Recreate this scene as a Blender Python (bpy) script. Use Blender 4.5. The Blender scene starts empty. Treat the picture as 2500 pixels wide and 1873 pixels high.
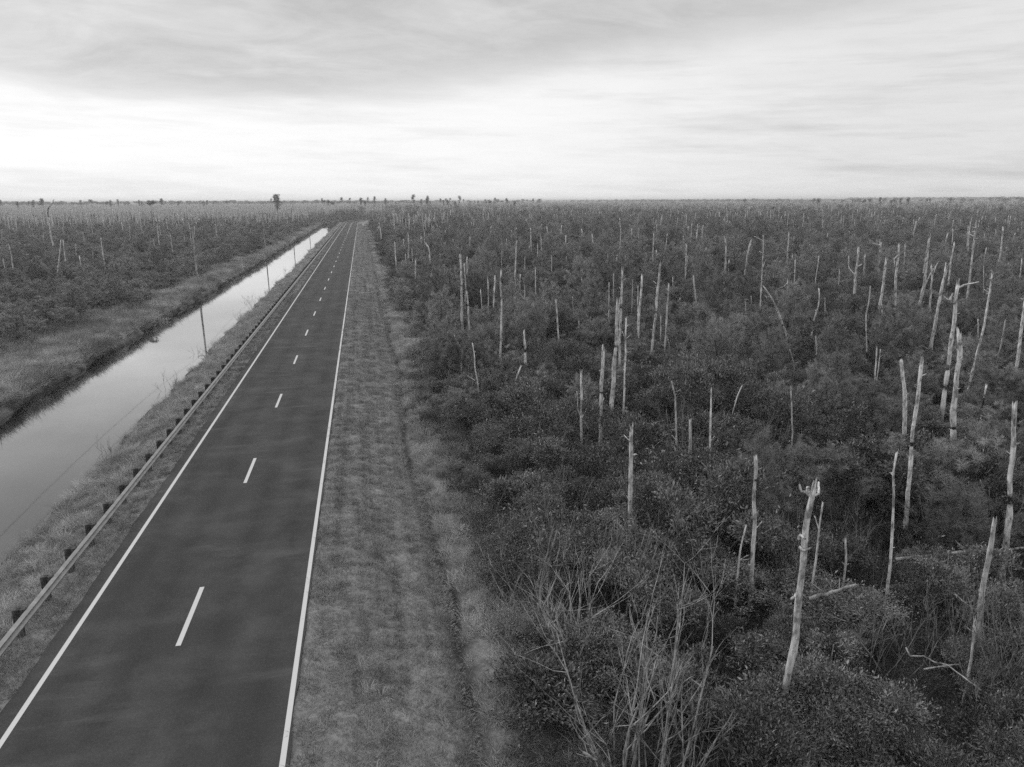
import bpy, math, random
import numpy as np
from mathutils import Matrix, Vector

random.seed(7)
rng = np.random.default_rng(7)
C = bpy.context.scene.collection
SC = bpy.context.scene
PI = math.pi

# ------------------------------------------------------------------ camera geometry
FPX, IW, IH, HOR, XVP, CAMH = 1750.0, 2500, 1873, 491.0, 882.0, 12.0
PITCH = math.atan((IH/2-HOR)/FPX)
YAW = -math.atan((XVP-IW/2)/(FPX*math.cos(PITCH)+(IH/2-HOR)*math.sin(PITCH)))
ROLL = math.radians(-0.22)
M_CAM = Matrix.Rotation(-YAW, 3, 'Z') @ Matrix.Rotation(PI/2-PITCH, 3, 'X') @ Matrix.Rotation(ROLL, 3, 'Z')
CAM = Vector((0, 0, CAMH))

def ray(u, v):
    return (M_CAM @ Vector((u-IW/2, IH/2-v, -FPX))).normalized()

def ground_at(u, v, z=0.0):
    d = ray(u, v)
    return CAM + d*((z-CAMH)/d.z)

M_INV = M_CAM.inverted()
MI = np.array(M_INV)

def project(p):
    q = M_INV @ (Vector(p)-CAM)
    return (IW/2 + FPX*q.x/-q.z, IH/2 - FPX*q.y/-q.z, -q.z)

def project_np(P):
    q = (P-np.array(CAM)) @ MI.T
    d = np.maximum(-q[:, 2], 1e-3)
    return IW/2+FPX*q[:, 0]/d, IH/2-FPX*q[:, 1]/d, -q[:, 2]

FWD = Vector((math.sin(YAW), math.cos(YAW), 0))

def on_plane(u, v, base):
    """the point on the upright plane through base that faces along FWD"""
    d = ray(u, v)
    return CAM + d*((base-CAM).dot(FWD)/d.dot(FWD))

# ------------------------------------------------------------------ numpy value noise
_tab = rng.random((256, 256))
def vnoise(x, y):
    x = np.asarray(x, float); y = np.asarray(y, float)
    xi = np.floor(x).astype(int); yi = np.floor(y).astype(int)
    fx = x-xi; fy = y-yi
    fx = fx*fx*(3-2*fx); fy = fy*fy*(3-2*fy)
    a = _tab[xi % 256, yi % 256]; b = _tab[(xi+1) % 256, yi % 256]
    c = _tab[xi % 256, (yi+1) % 256]; d = _tab[(xi+1) % 256, (yi+1) % 256]
    return (a*(1-fx)+b*fx)*(1-fy)+(c*(1-fx)+d*fx)*fy
def fnoise(x, y):
    return vnoise(x, y)*.55+vnoise(x*2.1+17, y*2.1+5)*.3+vnoise(x*4.3+3, y*4.3+41)*.15
def sstep(a, b, x):
    t = np.clip((np.asarray(x, float)-a)/(b-a), 0, 1)
    return t*t*(3-2*t)

# ------------------------------------------------------------------ road corridor
XC, S0, RAD = -5.65, 425.0, 300.0
S_END = S0+RAD*PI/2
def corridor(s, t):
    if s <= S0: return (XC+t, s)
    ph = (s-S0)/RAD
    return (XC+RAD-(RAD-t)*math.cos(ph), S0+(RAD-t)*math.sin(ph))
def corridor_t(x, y):
    x = np.asarray(x, float); y = np.asarray(y, float)
    dx = x-(XC+RAD); dy = y-S0
    arc = RAD-np.hypot(dx, np.maximum(dy, 0))
    t = np.where(y <= S0, x-XC, arc)
    return np.where((y > S0) & (dx > 0), RAD-dy, t)

WATER_Z = -1.2
PX = np.array([-14000, -60, -34, -28, -25, -24.1, -23.4, -23.0, -22.7, -21.7, -15.6, -14.6, -14.0, -13.3, -12.1, -10.9, -9.3, -8.5, -2.7, -2.1, -1.0, .6, 1.65, 2.0, 2.35, 3.4, 5.5, 30, 14000])
PZ = np.array([-.6, -.6, -.5, -.35, -.25, -.3, -.55, -1.0, -1.55, -2.3, -2.3, -1.6, -1.2, -.85, -.45, -.2, -.06, -.08, -.08, -.06, -.16, -.42, -.62, -.85, -.62, -.55, -.6, -.6, -.6])
PF = np.where((PX > -25) & (PX < -12.5), -.3, PZ)      # where the canal has ended
def ground_z(x, y):
    x = np.asarray(x, float); y = np.asarray(y, float)
    t = corridor_t(x, y)+XC
    n = (fnoise(y*.12+3, x*0+7)-.5)*1.6+(vnoise(y*.9, x*0+2)-.5)*.5
    w = np.exp(-((t+23.0)/2.2)**2)
    n2 = (fnoise(y*.15+90, x*0+1)-.5)*1.5+(vnoise(y*.8+5, x*0+9)-.5)*.6
    w2 = np.exp(-((t+13.9)/1.4)**2)
    tt = t+n*w+n2*w2
    nr = (fnoise(y*.11+40, x*0+60)-.5)*.9
    tt = tt-nr*np.exp(-((t-2.0)/1.0)**2)
    e = sstep(444, 452, y)
    z = np.interp(tt, PX, PZ)*(1-e)+np.interp(tt, PX, PF)*e
    rough = np.where((t > -9.4) & (t < -2.0), 0, 1.0)
    far = np.where((t > 5) | (t < -24), 1.0, .25)
    z = z+rough*far*(fnoise(x*.35, y*.35)-.5)*.45
    dip = np.exp(-((y-57-(t+.5)*.6)/.55)**2)*sstep(-1.9, -1.2, t)*(1-sstep(.6, 1.6, t))
    return z-.22*dip

# ------------------------------------------------------------------ mesh helpers
class MB:
    """collects numpy chunks of vertices and faces, links them as ONE mesh"""
    def __init__(s): s.v = []; s.f = []; s.n = 0; s.a = []
    def add(s, V, F, char=None):
        V = np.asarray(V, float).reshape(-1, 3)
        s.v.append(V); s.f += [tuple(i+s.n for i in f) for f in F] if not isinstance(F, np.ndarray) else [tuple(r) for r in (F+s.n).tolist()]
        s.a.append(np.zeros(len(V)) if char is None else np.asarray(char, float))
        s.n += len(V)
    def mesh(s, name, mat, smooth=True, char=False):
        me = bpy.data.meshes.new(name)
        V = np.concatenate(s.v) if s.v else np.zeros((0, 3))
        me.from_pydata(V.tolist(), [], s.f)
        me.materials.append(mat)
        if smooth and len(me.polygons): me.polygons.foreach_set('use_smooth', [True]*len(me.polygons))
        if char:
            at = me.attributes.new('char', 'FLOAT', 'POINT')
            at.data.foreach_set('value', np.concatenate(s.a))
        me.update()
        return me
    def build(s, name, mat, parent=None, loc=(0, 0, 0), smooth=True, char=False):
        return obj(name, s.mesh(name, mat, smooth, char), parent, loc)

def obj(name, me, parent=None, loc=(0, 0, 0)):
    o = bpy.data.objects.new(name, me); C.objects.link(o)
    o.location = loc
    if parent: o.parent = parent
    return o
def empty(name, loc): return obj(name, None, None, loc)
def tag(o, label=None, cat=None, group=None, kind=None):
    if label: o['label'] = label
    if cat: o['category'] = cat
    if group: o['group'] = group
    if kind: o['kind'] = kind
    return o

def tube(mb, pts, radii, n=6, cap=True, wob=0.0, jag=0.0, char=None):
    P = np.asarray(pts, float); R = np.asarray(radii, float); k = len(P)
    T = np.gradient(P, axis=0); T /= np.maximum(np.linalg.norm(T, axis=1, keepdims=True), 1e-9)
    up = np.array([0.31, .2, 1.0]) if abs(T[0][2]) < .9 else np.array([1.0, .17, .1])
    A = np.cross(T, up); A /= np.maximum(np.linalg.norm(A, axis=1, keepdims=True), 1e-9)
    B = np.cross(T, A)
    th = np.linspace(0, 2*PI, n, endpoint=False)
    rr = R[:, None]*np.ones((k, n))
    if wob:
        lobes = 1+wob*.8*np.cos(th*2+rng.random()*6)+wob*.6*np.cos(th*3+rng.random()*6)
        rr = rr*lobes[None, :]*(1+wob*(rng.random((k, n))-.5)*1.2)
    V = P[:, None, :]+rr[:, :, None]*(np.cos(th)[None, :, None]*A[:, None, :]+np.sin(th)[None, :, None]*B[:, None, :])
    if jag:
        V[-1] += T[-1][None, :]*(rng.random((n, 1))**2)*jag
        V[-2] += T[-2][None, :]*((rng.random((n, 1)))-.5)*jag*.2
    V = V.reshape(-1, 3)
    F = []
    for i in range(k-1):
        for j in range(n):
            j2 = (j+1) % n
            F.append((i*n+j, i*n+j2, (i+1)*n+j2, (i+1)*n+j))
    ch = None if char is None else np.repeat(char, n)
    if cap:
        if jag:
            V = np.vstack([V, P[-1]-T[-1]*R[-1]*.6]); ci = len(V)-1
            F += [((k-1)*n+j, (k-1)*n+(j+1) % n, ci) for j in range(n)]
            if ch is not None: ch = np.append(ch, char[-1])
        else:
            F.append(tuple((k-1)*n+j for j in range(n)))
    mb.add(V, F, ch)

def box(mb, c, h, ax=None):
    c = np.asarray(c, float)
    V = np.array([[x, y, z] for x in (-1, 1) for y in (-1, 1) for z in (-1, 1)], float)*np.asarray(h)
    if ax is not None: V = V @ np.asarray(ax)
    F = [(0, 1, 3, 2), (4, 6, 7, 5), (0, 4, 5, 1), (2, 3, 7, 6), (0, 2, 6, 4), (1, 5, 7, 3)]
    mb.add(V+c, F)

def unit(v): return v/np.maximum(np.linalg.norm(v, axis=-1, keepdims=True), 1e-9)
def rdirs(n, up=0.0):
    d = unit(rng.normal(size=(n, 3))); d[:, 2] += up
    return unit(d)

def leaves(mb, pos, dirs, L, W, fold=.15):
    """diamond leaves from pos along dirs"""
    n = len(pos)
    side = unit(np.cross(dirs, unit(rng.normal(size=(n, 3)))+np.array([0, 0, .8])))
    nor = np.cross(side, dirs)
    L = np.broadcast_to(L, (n,))[:, None]; W = np.broadcast_to(W, (n,))[:, None]
    mid = pos+dirs*L*.5
    V = np.stack([pos, mid+side*W*.5+nor*W*fold, pos+dirs*L-nor*L*.08, mid-side*W*.5+nor*W*fold], 1).reshape(-1, 3)
    i = np.arange(n)[:, None]*4
    mb.add(V, np.hstack([i, i+1, i+2, i+3]))

def needles(mb, pos, dirs, L, W):
    n = len(pos)
    side = unit(np.cross(dirs, unit(rng.normal(size=(n, 3)))))
    L = np.broadcast_to(L, (n,))[:, None]
    V = np.stack([pos-side*W*.5, pos+side*W*.5, pos+dirs*L], 1).reshape(-1, 3)
    i = np.arange(n)[:, None]*3
    mb.add(V, np.hstack([i, i+1, i+2]))

def blades(mb, pos, dirs, L, W, droop=.5):
    """two-segment grass blades"""
    n = len(pos)
    side = unit(np.cross(dirs, np.array([0, 0, 1.0])+rng.normal(size=(n, 3))*.3))
    L = np.broadcast_to(L, (n,))[:, None]
    hz = dirs.copy(); hz[:, 2] = 0
    m = pos+dirs*L*.55
    tip = m+(unit(dirs+hz*droop*2-np.array([0, 0, droop*.5])))*L*.5
    V = np.stack([pos-side*W*.5, pos+side*W*.5, m+side*W*.4, m-side*W*.4, tip], 1).reshape(-1, 3)
    i = np.arange(n)[:, None]*5
    q = [tuple(r) for r in np.hstack([i, i+1, i+2, i+3]).tolist()]
    t = [tuple(r) for r in np.hstack([i+3, i+2, i+4]).tolist()]
    mb.add(V, q+t)

# ------------------------------------------------------------------ materials (black-and-white place: neutral greys)
def mat_new(name):
    m = bpy.data.materials.new(name); m.use_nodes = True
    nt = m.node_tree
    return m, nt, nt.nodes['Principled BSDF']
def g(v): return (v, v, v, 1)
def ramp(nt, src, stops):
    r = nt.nodes.new('ShaderNodeValToRGB')
    e = r.color_ramp.elements
    while len(e) < len(stops): e.new(.5)
    for k, (p, v) in enumerate(stops): e[k].position = p; e[k].color = g(v)
    nt.links.new(src, r.inputs[0]); return r.outputs[0]
def noise(nt, vec, scale, detail=4, rough=.55, sc3=None):
    t = nt.nodes.new('ShaderNodeTexNoise'); t.inputs['Scale'].default_value = scale
    t.inputs['Detail'].default_value = detail; t.inputs['Roughness'].default_value = rough
    if sc3 is not None:
        mp = nt.nodes.new('ShaderNodeMapping'); mp.inputs['Scale'].default_value = sc3
        nt.links.new(vec, mp.inputs['Vector']); vec = mp.outputs[0]
    nt.links.new(vec, t.inputs['Vector']); return t.outputs['Fac']
def mth(nt, op, a, b=None, c=None):
    n = nt.nodes.new('ShaderNodeMath'); n.operation = op
    for i, x in enumerate((a, b, c)):
        if x is None: continue
        if isinstance(x, (int, float)): n.inputs[i].default_value = x
        else: nt.links.new(x, n.inputs[i])
    return n.outputs[0]
def mixf(nt, f, a, b):
    n = nt.nodes.new('ShaderNodeMix'); n.data_type = 'FLOAT'
    for i, x in ((0, f), (2, a), (3, b)):
        if isinstance(x, (int, float)): n.inputs[i].default_value = x
        else: nt.links.new(x, n.inputs[i])
    return n.outputs[0]
def coords(nt, which='Object'):
    return nt.nodes.new('ShaderNodeTexCoord').outputs[which]
def bump(nt, bs, h, strength, dist=.05):
    b = nt.nodes.new('ShaderNodeBump'); b.inputs['Strength'].default_value = strength; b.inputs['Distance'].default_value = dist
    nt.links.new(h, b.inputs['Height']); nt.links.new(b.outputs[0], bs.inputs['Normal'])

def foliage(name, lo, hi, spec=.2, rough=.55, trans=.25, vary=.35, patch=None):
    """leaf reflectance differs plant by plant and leaf cluster by leaf cluster"""
    m, nt, bs = mat_new(name)
    oi = nt.nodes.new('ShaderNodeObjectInfo')
    n = noise(nt, coords(nt), 2.2, 3)
    n2 = noise(nt, coords(nt), 30, 1)
    f = mth(nt, 'ADD', mth(nt, 'MULTIPLY', n, .55), mth(nt, 'MULTIPLY', n2, .45))
    base = ramp(nt, f, [(.36, lo), (.64, hi)])
    v = mth(nt, 'MULTIPLY', base, mth(nt, 'ADD', mth(nt, 'MULTIPLY', oi.outputs['Random'], vary*2), 1-vary))
    if patch:                      # drier and greener patches of the sward
        geo = nt.nodes.new('ShaderNodeNewGeometry')
        for sc3, k in patch:
            v = mth(nt, 'MULTIPLY', v, ramp(nt, noise(nt, geo.outputs['Position'], 1, 4, .6, sc3), [(.32, 1-k), (.68, 1+k)]))
    nt.links.new(v, bs.inputs['Base Color'])
    bs.inputs['Roughness'].default_value = rough
    bs.inputs['Specular IOR Level'].default_value = spec
    if trans:
        tr = nt.nodes.new('ShaderNodeBsdfTranslucent'); nt.links.new(v, tr.inputs['Color'])
        mx = nt.nodes.new('ShaderNodeMixShader'); mx.inputs[0].default_value = trans
        nt.links.new(bs.outputs[0], mx.inputs[1]); nt.links.new(tr.outputs[0], mx.inputs[2])
        nt.links.new(mx.outputs[0], nt.nodes['Material Output'].inputs['Surface'])
    return m

M_PINE = foliage('pine_needles', .15, .44, spec=.2, vary=.34, trans=.18)
M_BAY = foliage('bay_leaves', .025, .24, spec=.75, rough=.33, vary=.42, trans=.06)
M_UNDER = foliage('undergrowth_leaves', .015, .12, spec=.3, vary=.55, trans=.06)
M_PALE = foliage('pale_dry_leaves', .2, .45, spec=.3, vary=.3)
M_MOWN = foliage('mown_grass', .18, .40, spec=.12, trans=.25, vary=.35, patch=[((2.6, .05, 1), .34), ((.5, .5, 1), .16)])
M_SEDGE = foliage('long_grass', .24, .56, spec=.15, trans=.3, vary=.4, patch=[((.45, .45, 1), .35)])
M_MARSH = foliage('marsh_grass', .20, .52, spec=.12, trans=.3, vary=.45, patch=[((.12, .12, 1), .45), ((.5, .3, 1), .3)])
M_SKYPINE = foliage('skyline_pine_needles', .06, .14, spec=.1, trans=.1)

def wood(name, lo, hi, streak=1.0):
    m, nt, bs = mat_new(name)
    co = coords(nt)
    oi = nt.nodes.new('ShaderNodeObjectInfo')
    a = noise(nt, co, 1, 6, .65, (26, 26, 1.4))
    b = noise(nt, co, 1, 4, .6, (3, 3, .9))
    f = mth(nt, 'ADD', mth(nt, 'MULTIPLY', a, .55), mth(nt, 'MULTIPLY', b, .45))
    c = ramp(nt, f, [(.3, lo*.3), (.42, lo), (.6, hi)])
    c = mth(nt, 'MULTIPLY', c, ramp(nt, noise(nt, co, 1, 5, .7, (5, 5, 2.2)), [(.40, .34), (.53, 1), (.8, 1.1)]))
    c = mth(nt, 'MULTIPLY', c, mth(nt, 'ADD', mth(nt, 'MULTIPLY', oi.outputs['Random'], .35), .78))
    at = nt.nodes.new('ShaderNodeAttribute'); at.attribute_name = 'char'
    cn = mth(nt, 'SUBTRACT', mth(nt, 'MULTIPLY', at.outputs['Fac'], 1.5), mth(nt, 'MULTIPLY', noise(nt, co, 6, 4), 1.5))
    cf = mth(nt, 'MINIMUM', mth(nt, 'MAXIMUM', mth(nt, 'MULTIPLY', cn, 2.0), 0), 1)
    c = mixf(nt, cf, c, .018)
    nt.links.new(c, bs.inputs['Base Color'])
    bs.inputs['Roughness'].default_value = .8; bs.inputs['Specular IOR Level'].default_value = .2
    bump(nt, bs, f, .7, .03)
    return m
M_SNAG = wood('weathered_dead_wood', .54, .88)
M_TWIG = wood('bare_grey_twigs', .17, .34)
M_STEM = wood('pale_shrub_stems', .28, .55)
M_BARK = wood('dark_bark', .07, .15)
M_POLE = wood('pole_timber', .30, .55)
M_POST = wood('guardrail_post_timber', .07, .13)

def plain(name, v, rough=.6, metal=0.0, nscale=8, var=.2, bmp=0):
    m, nt, bs = mat_new(name)
    n = noise(nt, coords(nt), nscale, 5)
    nt.links.new(ramp(nt, n, [(.3, v*(1-var)), (.7, v*(1+var))]), bs.inputs['Base Color'])
    bs.inputs['Roughness'].default_value = rough; bs.inputs['Metallic'].default_value = metal
    if bmp: bump(nt, bs, n, bmp)
    return m
M_STEEL = plain('galvanised_steel', .36, .45, .85, 3, .22)
M_CERAM = plain('pale_insulator', .7, .3)
M_WIRE = plain('wire', .12, .5)
M_SIGN = plain('sign_face', .75, .5, 0, 5, .05)

# asphalt: fine aggregate, broad lighter worn lanes, faint rubber sweeps
m, nt, bs = mat_new('asphalt'); co = coords(nt)
fine = noise(nt, co, 55, 3, .7); mid = noise(nt, co, .5, 5, .6, (1.0, .35, 1)); sweep = noise(nt, co, 1, 3, .5, (.3, .55, 1))
sx = nt.nodes.new('ShaderNodeSeparateXYZ'); nt.links.new(co, sx.inputs[0])
lane = mth(nt, 'ABSOLUTE', mth(nt, 'SUBTRACT', mth(nt, 'ABSOLUTE', mth(nt, 'SUBTRACT', sx.outputs[0], XC)), 1.75))
track = ramp(nt, mth(nt, 'ABSOLUTE', mth(nt, 'SUBTRACT', lane, .75)), [(0, .0), (.6, .012)])
v = mth(nt, 'ADD', ramp(nt, fine, [(.25, .014), (.55, .031), (.8, .075)]), ramp(nt, mid, [(.35, 0), (.72, .016)]))
v = mth(nt, 'ADD', mth(nt, 'ADD', v, track), ramp(nt, sweep, [(.52, 0), (.74, .016)]))
blot = noise(nt, co, .42, 6, .68); v = mth(nt, 'ADD', v, ramp(nt, blot, [(.47, 0), (.66, .024)]))
sw2 = noise(nt, co, 1, 4, .55, (.28, 1.3, 1)); v = mth(nt, 'ADD', v, mth(nt, 'MULTIPLY', ramp(nt, sw2, [(.54, 0), (.72, .034)]), ramp(nt, noise(nt, co, .22, 2), [(.45, 0), (.6, 1)])))
v = mth(nt, 'MULTIPLY', v, ramp(nt, noise(nt, co, 16, 4, .8), [(.3, .72), (.7, 1.25)]))
nt.links.new(v, bs.inputs['Base Color']); bs.inputs['Roughness'].default_value = .85; bs.inputs['Specular IOR Level'].default_value = .25
bump(nt, bs, fine, .5, .01); M_ASPH = m

# white paint with cracks and worn flecks
m, nt, bs = mat_new('road_paint'); co = coords(nt)
cr = noise(nt, co, 1, 4, .7, (.6, 5, 1)); fl = noise(nt, co, 30, 4, .75)
v = mth(nt, 'MULTIPLY', ramp(nt, cr, [(.2, .35), (.3, .60), (1, .64)]), ramp(nt, fl, [(.26, .55), (.4, 1)]))
nt.links.new(v, bs.inputs['Base Color']); bs.inputs['Roughness'].default_value = .6; M_PAINT = m

# ground: litter in the thicket, dry grass on the verges, mud at the water
m, nt, bs = mat_new('ground_soil'); co = coords(nt)
at = nt.nodes.new('ShaderNodeAttribute'); at.attribute_name = 'grass'
mu = nt.nodes.new('ShaderNodeAttribute'); mu.attribute_name = 'mud'
n1 = noise(nt, co, .6, 6, .62); n2 = noise(nt, co, 7, 5, .7); n3 = noise(nt, co, .05, 4, .6)
gr = mth(nt, 'MULTIPLY', ramp(nt, n2, [(.25, .12), (.7, .34)]), ramp(nt, n1, [(.3, .75), (.7, 1.25)]))
li = mth(nt, 'MULTIPLY', ramp(nt, n2, [(.3, .015), (.75, .05)]), ramp(nt, n3, [(.3, .8), (.7, 1.3)]))
v = mixf(nt, mu.outputs['Fac'], mixf(nt, at.outputs['Fac'], li, gr), .028)
nt.links.new(v, bs.inputs['Base Color']); bs.inputs['Roughness'].default_value = .95; bs.inputs['Specular IOR Level'].default_value = .1
bump(nt, bs, n2, .8, .08); M_GROUND = m

m, nt, bs = mat_new('still_dark_water'); co = coords(nt)
bs.inputs['Base Color'].default_value = g(.03); bs.inputs['Roughness'].default_value = .5; bs.inputs['Specular IOR Level'].default_value = 0
gl = nt.nodes.new('ShaderNodeBsdfGlossy'); gl.inputs['Roughness'].default_value = .035
fr = nt.nodes.new('ShaderNodeFresnel'); fr.inputs['IOR'].default_value = 1.33
mx = nt.nodes.new('ShaderNodeMixShader'); nt.links.new(mth(nt, 'MINIMUM', mth(nt, 'POWER', mth(nt, 'MULTIPLY', fr.outputs[0], 3.1), 1.3), 1), mx.inputs[0])
nt.links.new(bs.outputs[0], mx.inputs[1]); nt.links.new(gl.outputs[0], mx.inputs[2]); nt.links.new(mx.outputs[0], nt.nodes['Material Output'].inputs['Surface'])
bump(nt, gl, noise(nt, co, .8, 3, .5, (1, .5, 1)), .012, .1); M_WATER = m

# ------------------------------------------------------------------ ground, water, road
xs = np.concatenate([-np.geomspace(14000, 36, 26), np.arange(-35, .9, .4), np.arange(.9, 3.2, .13), np.arange(3.3, 8.01, .4), np.geomspace(8.6, 14000, 30)])
ys = np.concatenate([np.arange(-60, 160, .9), np.arange(160, 520, 2.6), np.geomspace(523, 14000, 40)])
X, Y = np.meshgrid(xs, ys)
Z = ground_z(X, Y)
V = np.stack([X, Y, Z], -1).reshape(-1, 3)
nx, ny = len(xs), len(ys)
ii = (np.arange(ny-1)[:, None]*nx+np.arange(nx-1)[None, :]).reshape(-1, 1)
mb = MB(); mb.add(V, np.hstack([ii, ii+1, ii+nx+1, ii+nx]))
go = mb.build('ground', M_GROUND); tag(go, kind='structure')
t = corridor_t(X, Y)+XC
left_edge = np.interp(Y, [40, 65, 81, 100, 139, 209, 430], [-31, -29.5, -28, -26.5, -25.6, -24.0, -23.6])
gz = sstep(0, 1.5, t-left_edge+(fnoise(X*.3, Y*.3)-.5)*4)*(1-sstep(3.2, 5.2, t+(fnoise(X*.5+9, Y*.5)-.5)*2))
gz = np.where(Y > 470, gz*((t > -10) & (t < 6)), gz)
rut = np.exp(-((t-(fnoise(Y*.11+40, X*0+60)-.5)*.9-2.0)/.42)**2)*(.68+.32*sstep(.35,.6,fnoise(Y*.35+3, X*0+21)))
mud = np.clip(sstep(-.75, -1.1, Z)*((t < -12))+rut, 0, 1)*np.where(Y < 460, 1, 0)
for nm, arr in (('grass', gz), ('mud', mud)):
    a = go.data.attributes.new(nm, 'FLOAT', 'POINT'); a.data.foreach_set('value', arr.reshape(-1))

mb = MB(); mb.add([(-26, -60, WATER_Z), (-12, -60, WATER_Z), (-12, 458, WATER_Z), (-26, 458, WATER_Z)], [(0, 1, 2, 3)])
tag(mb.build('canal_water', M_WATER), kind='structure')

def ribbon(s_list, t0, t1, z, thick=0.0, ragged=0.0):
    mb = MB(); vs = []
    for s in s_list:
        j0 = (random.random()-.5)*ragged; j1 = (random.random()-.5)*ragged
        a = corridor(s, t0+j0); b = corridor(s, t1+j1); zc = 0
        vs += [(a[0], a[1], z), (b[0], b[1], z)]
    n = len(s_list)
    F = [(2*i, 2*i+1, 2*i+3, 2*i+2) for i in range(n-1)]
    if thick:
        base = len(vs)
        vs += [(x, y, zz-thick) for x, y, zz in vs]
        F += [(2*i, 2*i+2, base+2*i+2, base+2*i) for i in range(n-1)]+[(2*i+1, base+2*i+1, base+2*i+3, 2*i+3) for i in range(n-1)]
    mb.add(vs, F); return mb
sl = list(np.arange(-60, 150, .6))+list(np.arange(150, S_END, 4))
road = tag(ribbon(sl, -3.55, 3.42, 0.0, .12, .09).build('road', M_ASPH, smooth=False), kind='structure')
sl2 = list(np.arange(-60, S_END, 4))
ribbon(sl2, -3.15, -3.02, .004).build('edge_line', M_PAINT, road, smooth=False)
ribbon(sl2, 3.24, 3.37, .004).build('edge_line', M_PAINT, road, smooth=False)
y0 = ground_at(390*1.13, 1395*1.13).y
y1 = ground_at(442*1.13, 1268*1.13).y
k = -4
while y0+k*12.2 < 286:
    s = y0+k*12.2
    if s > -58: ribbon([s, s+(y1-y0)], -.07, .07, .004).build('lane_dash', M_PAINT, road, smooth=False)
    k += 1
ribbon(list(np.arange(290, S_END, 4)), -.07, .07, .004).build('centre_line', M_PAINT, road, smooth=False)

# ------------------------------------------------------------------ guardrail
gr = empty('guardrail', (XC-4.35, 20, 0))
tag(gr, 'long steel guardrail on dark timber posts between the road and the canal', 'guardrail')
prof = [(-.035, .39), (0, .40), (.075, .43), (.08, .47), (.01, .525), (0, .545), (.01, .565), (.08, .62), (.075, .66), (0, .69), (-.035, .70)]
mb = MB(); vs = []
ss = list(np.arange(-40, 150, 3.81))+list(np.arange(150, 520, 3.81))
for s in ss:
    for (dt, z) in prof:
        x, y = corridor(s, -4.35+dt); vs.append((x, y, z-.02))
n = len(prof)
mb.add(vs, [(i*n+j, (i+1)*n+j, (i+1)*n+j+1, i*n+j+1) for i in range(len(ss)-1) for j in range(n-1)])
rail = mb.build('rail', M_STEEL, None, smooth=False)
rail.parent = gr; rail.matrix_parent_inverse = Matrix.Translation(-gr.location)
post_me = None
rest = MB(); np_ = 0
s = 20.8-1.905*6
while s < 515:
    x, y = corridor(s, -4.35)
    zb = float(ground_z(x-.25, y))-.1
    if np_ < 98:
        mb = MB(); box(mb, (-.06, 0, (.72+zb)/2), (.085, .085, (.72-zb)/2)); box(mb, (.115, 0, .54), (.085, .07, .17))
        po = mb.build('post', M_POST, None, smooth=False); po.location = (x-.235, y, 0)
        po.parent = gr; po.matrix_parent_inverse = Matrix.Translation(-gr.location)
        if np_ == 0: pass
    else:
        box(rest, (x-.325, y, (.76+zb)/2), (.1, .1, (.76-zb)/2)); box(rest, (x-.13, y, .56), (.095, .085, .19))
    np_ += 1; s += 1.905
po = rest.build('far_posts', M_POST, None, smooth=False); po['kind'] = 'stuff'
po.parent = gr; po.matrix_parent_inverse = Matrix.Translation(-gr.location)

# ------------------------------------------------------------------ utility poles and wires
def utility_pole(x, y, label, h=10.2):
    zb = float(ground_z(x, y))
    e = tag(empty('utility_pole', (x, y, zb)), label, 'utility pole', 'timber power poles along the canal')
    lean = .12
    mb = MB(); zz = np.linspace(-.3, h, 14)
    tube(mb, [(lean*z/h*.6, 0, z) for z in zz], np.linspace(.17, .11, 14), 10)
    mb.build('pole', M_POLE, e)
    zc = h-.75
    mb = MB(); box(mb, (lean*.5+.02, -.16, zc), (1.25, .05, .06)); mb.build('crossarm', M_POLE, e, smooth=False)
    for sgn in (-1, 1):
        mb = MB(); tube(mb, [(lean*.5, -.16, zc-.75), (lean*.5+sgn*.75, -.2, zc-.03)], [.025, .025], 5); mb.build('brace', M_POLE, e)
    for dx, z in ((-1.15, zc+.06), (1.2, zc+.06), (lean*.6, h)):
        mb = MB()
        tube(mb, [(dx, -.16 if z < h else 0, z+q) for q in (0, .05, .06, .14, .15, .24, .25, .32)], [.03, .03, .08, .09, .06, .075, .05, .02], 8)
        mb.build('insulator', M_CERAM, e)
    return [Vector((x-1.15, y, zb+zc+.36)), Vector((x+1.2, y, zb+zc+.36)), Vector((x+.07, y, zb+h+.3))]
tops = []
for y, lb in ((36, None), (119.2, 'timber power pole with one crossarm, nearest the camera on the canal bank'),
              (202.3, 'second power pole along the canal, its crossarm against the dark scrub'),
              (284.0, 'third power pole along the canal, small, beside the dark bush mass'),
              (372.0, 'fourth and farthest power pole, beyond the canal bend near the road curve')):
    if lb is None:
        lb = 'power pole close by beyond the left edge that carries the near wire ends'
    tops.append(utility_pole(-25.4, y, lb))
for w, lb in ((0, 'thin overhead wire on the outer end of the pole crossarms'), (1, 'thin overhead wire on the canal side of the pole crossarms'), (2, 'thin overhead wire along the very tops of the power poles')):
    mb = MB(); pts = []
    for a, b in zip(tops[:-1], tops[1:]):
        for q in np.linspace(0, 1, 16)[:-1]:
            p = a[w].lerp(b[w], q); p.z -= 4*q*(1-q)*1.3; pts.append(tuple(p))
    pts.append(tuple(tops[-1][w]))
    tube(mb, pts, [.016]*len(pts), 5)
    tag(mb.build('power_line', M_WIRE), lb, 'power line', 'overhead wires along the canal')

# small sign by the bend
p = ground_at(887, 556)
sg = tag(empty('road_sign', (p.x, p.y, float(ground_z(p.x, p.y)))), 'small pale roadside sign on a post where the road bends', 'sign')
mb = MB(); box(mb, (0, 0, 1.0), (.04, .04, 1.1)); mb.build('post', M_POLE, sg, smooth=False)
mb = MB(); a = math.sqrt(.5)
box(mb, (0, -.06, 1.9), (.42, .012, .42), [(a, 0, a), (0, 1, 0), (-a, 0, a)]); mb.build('panel', M_SIGN, sg, smooth=False)

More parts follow.
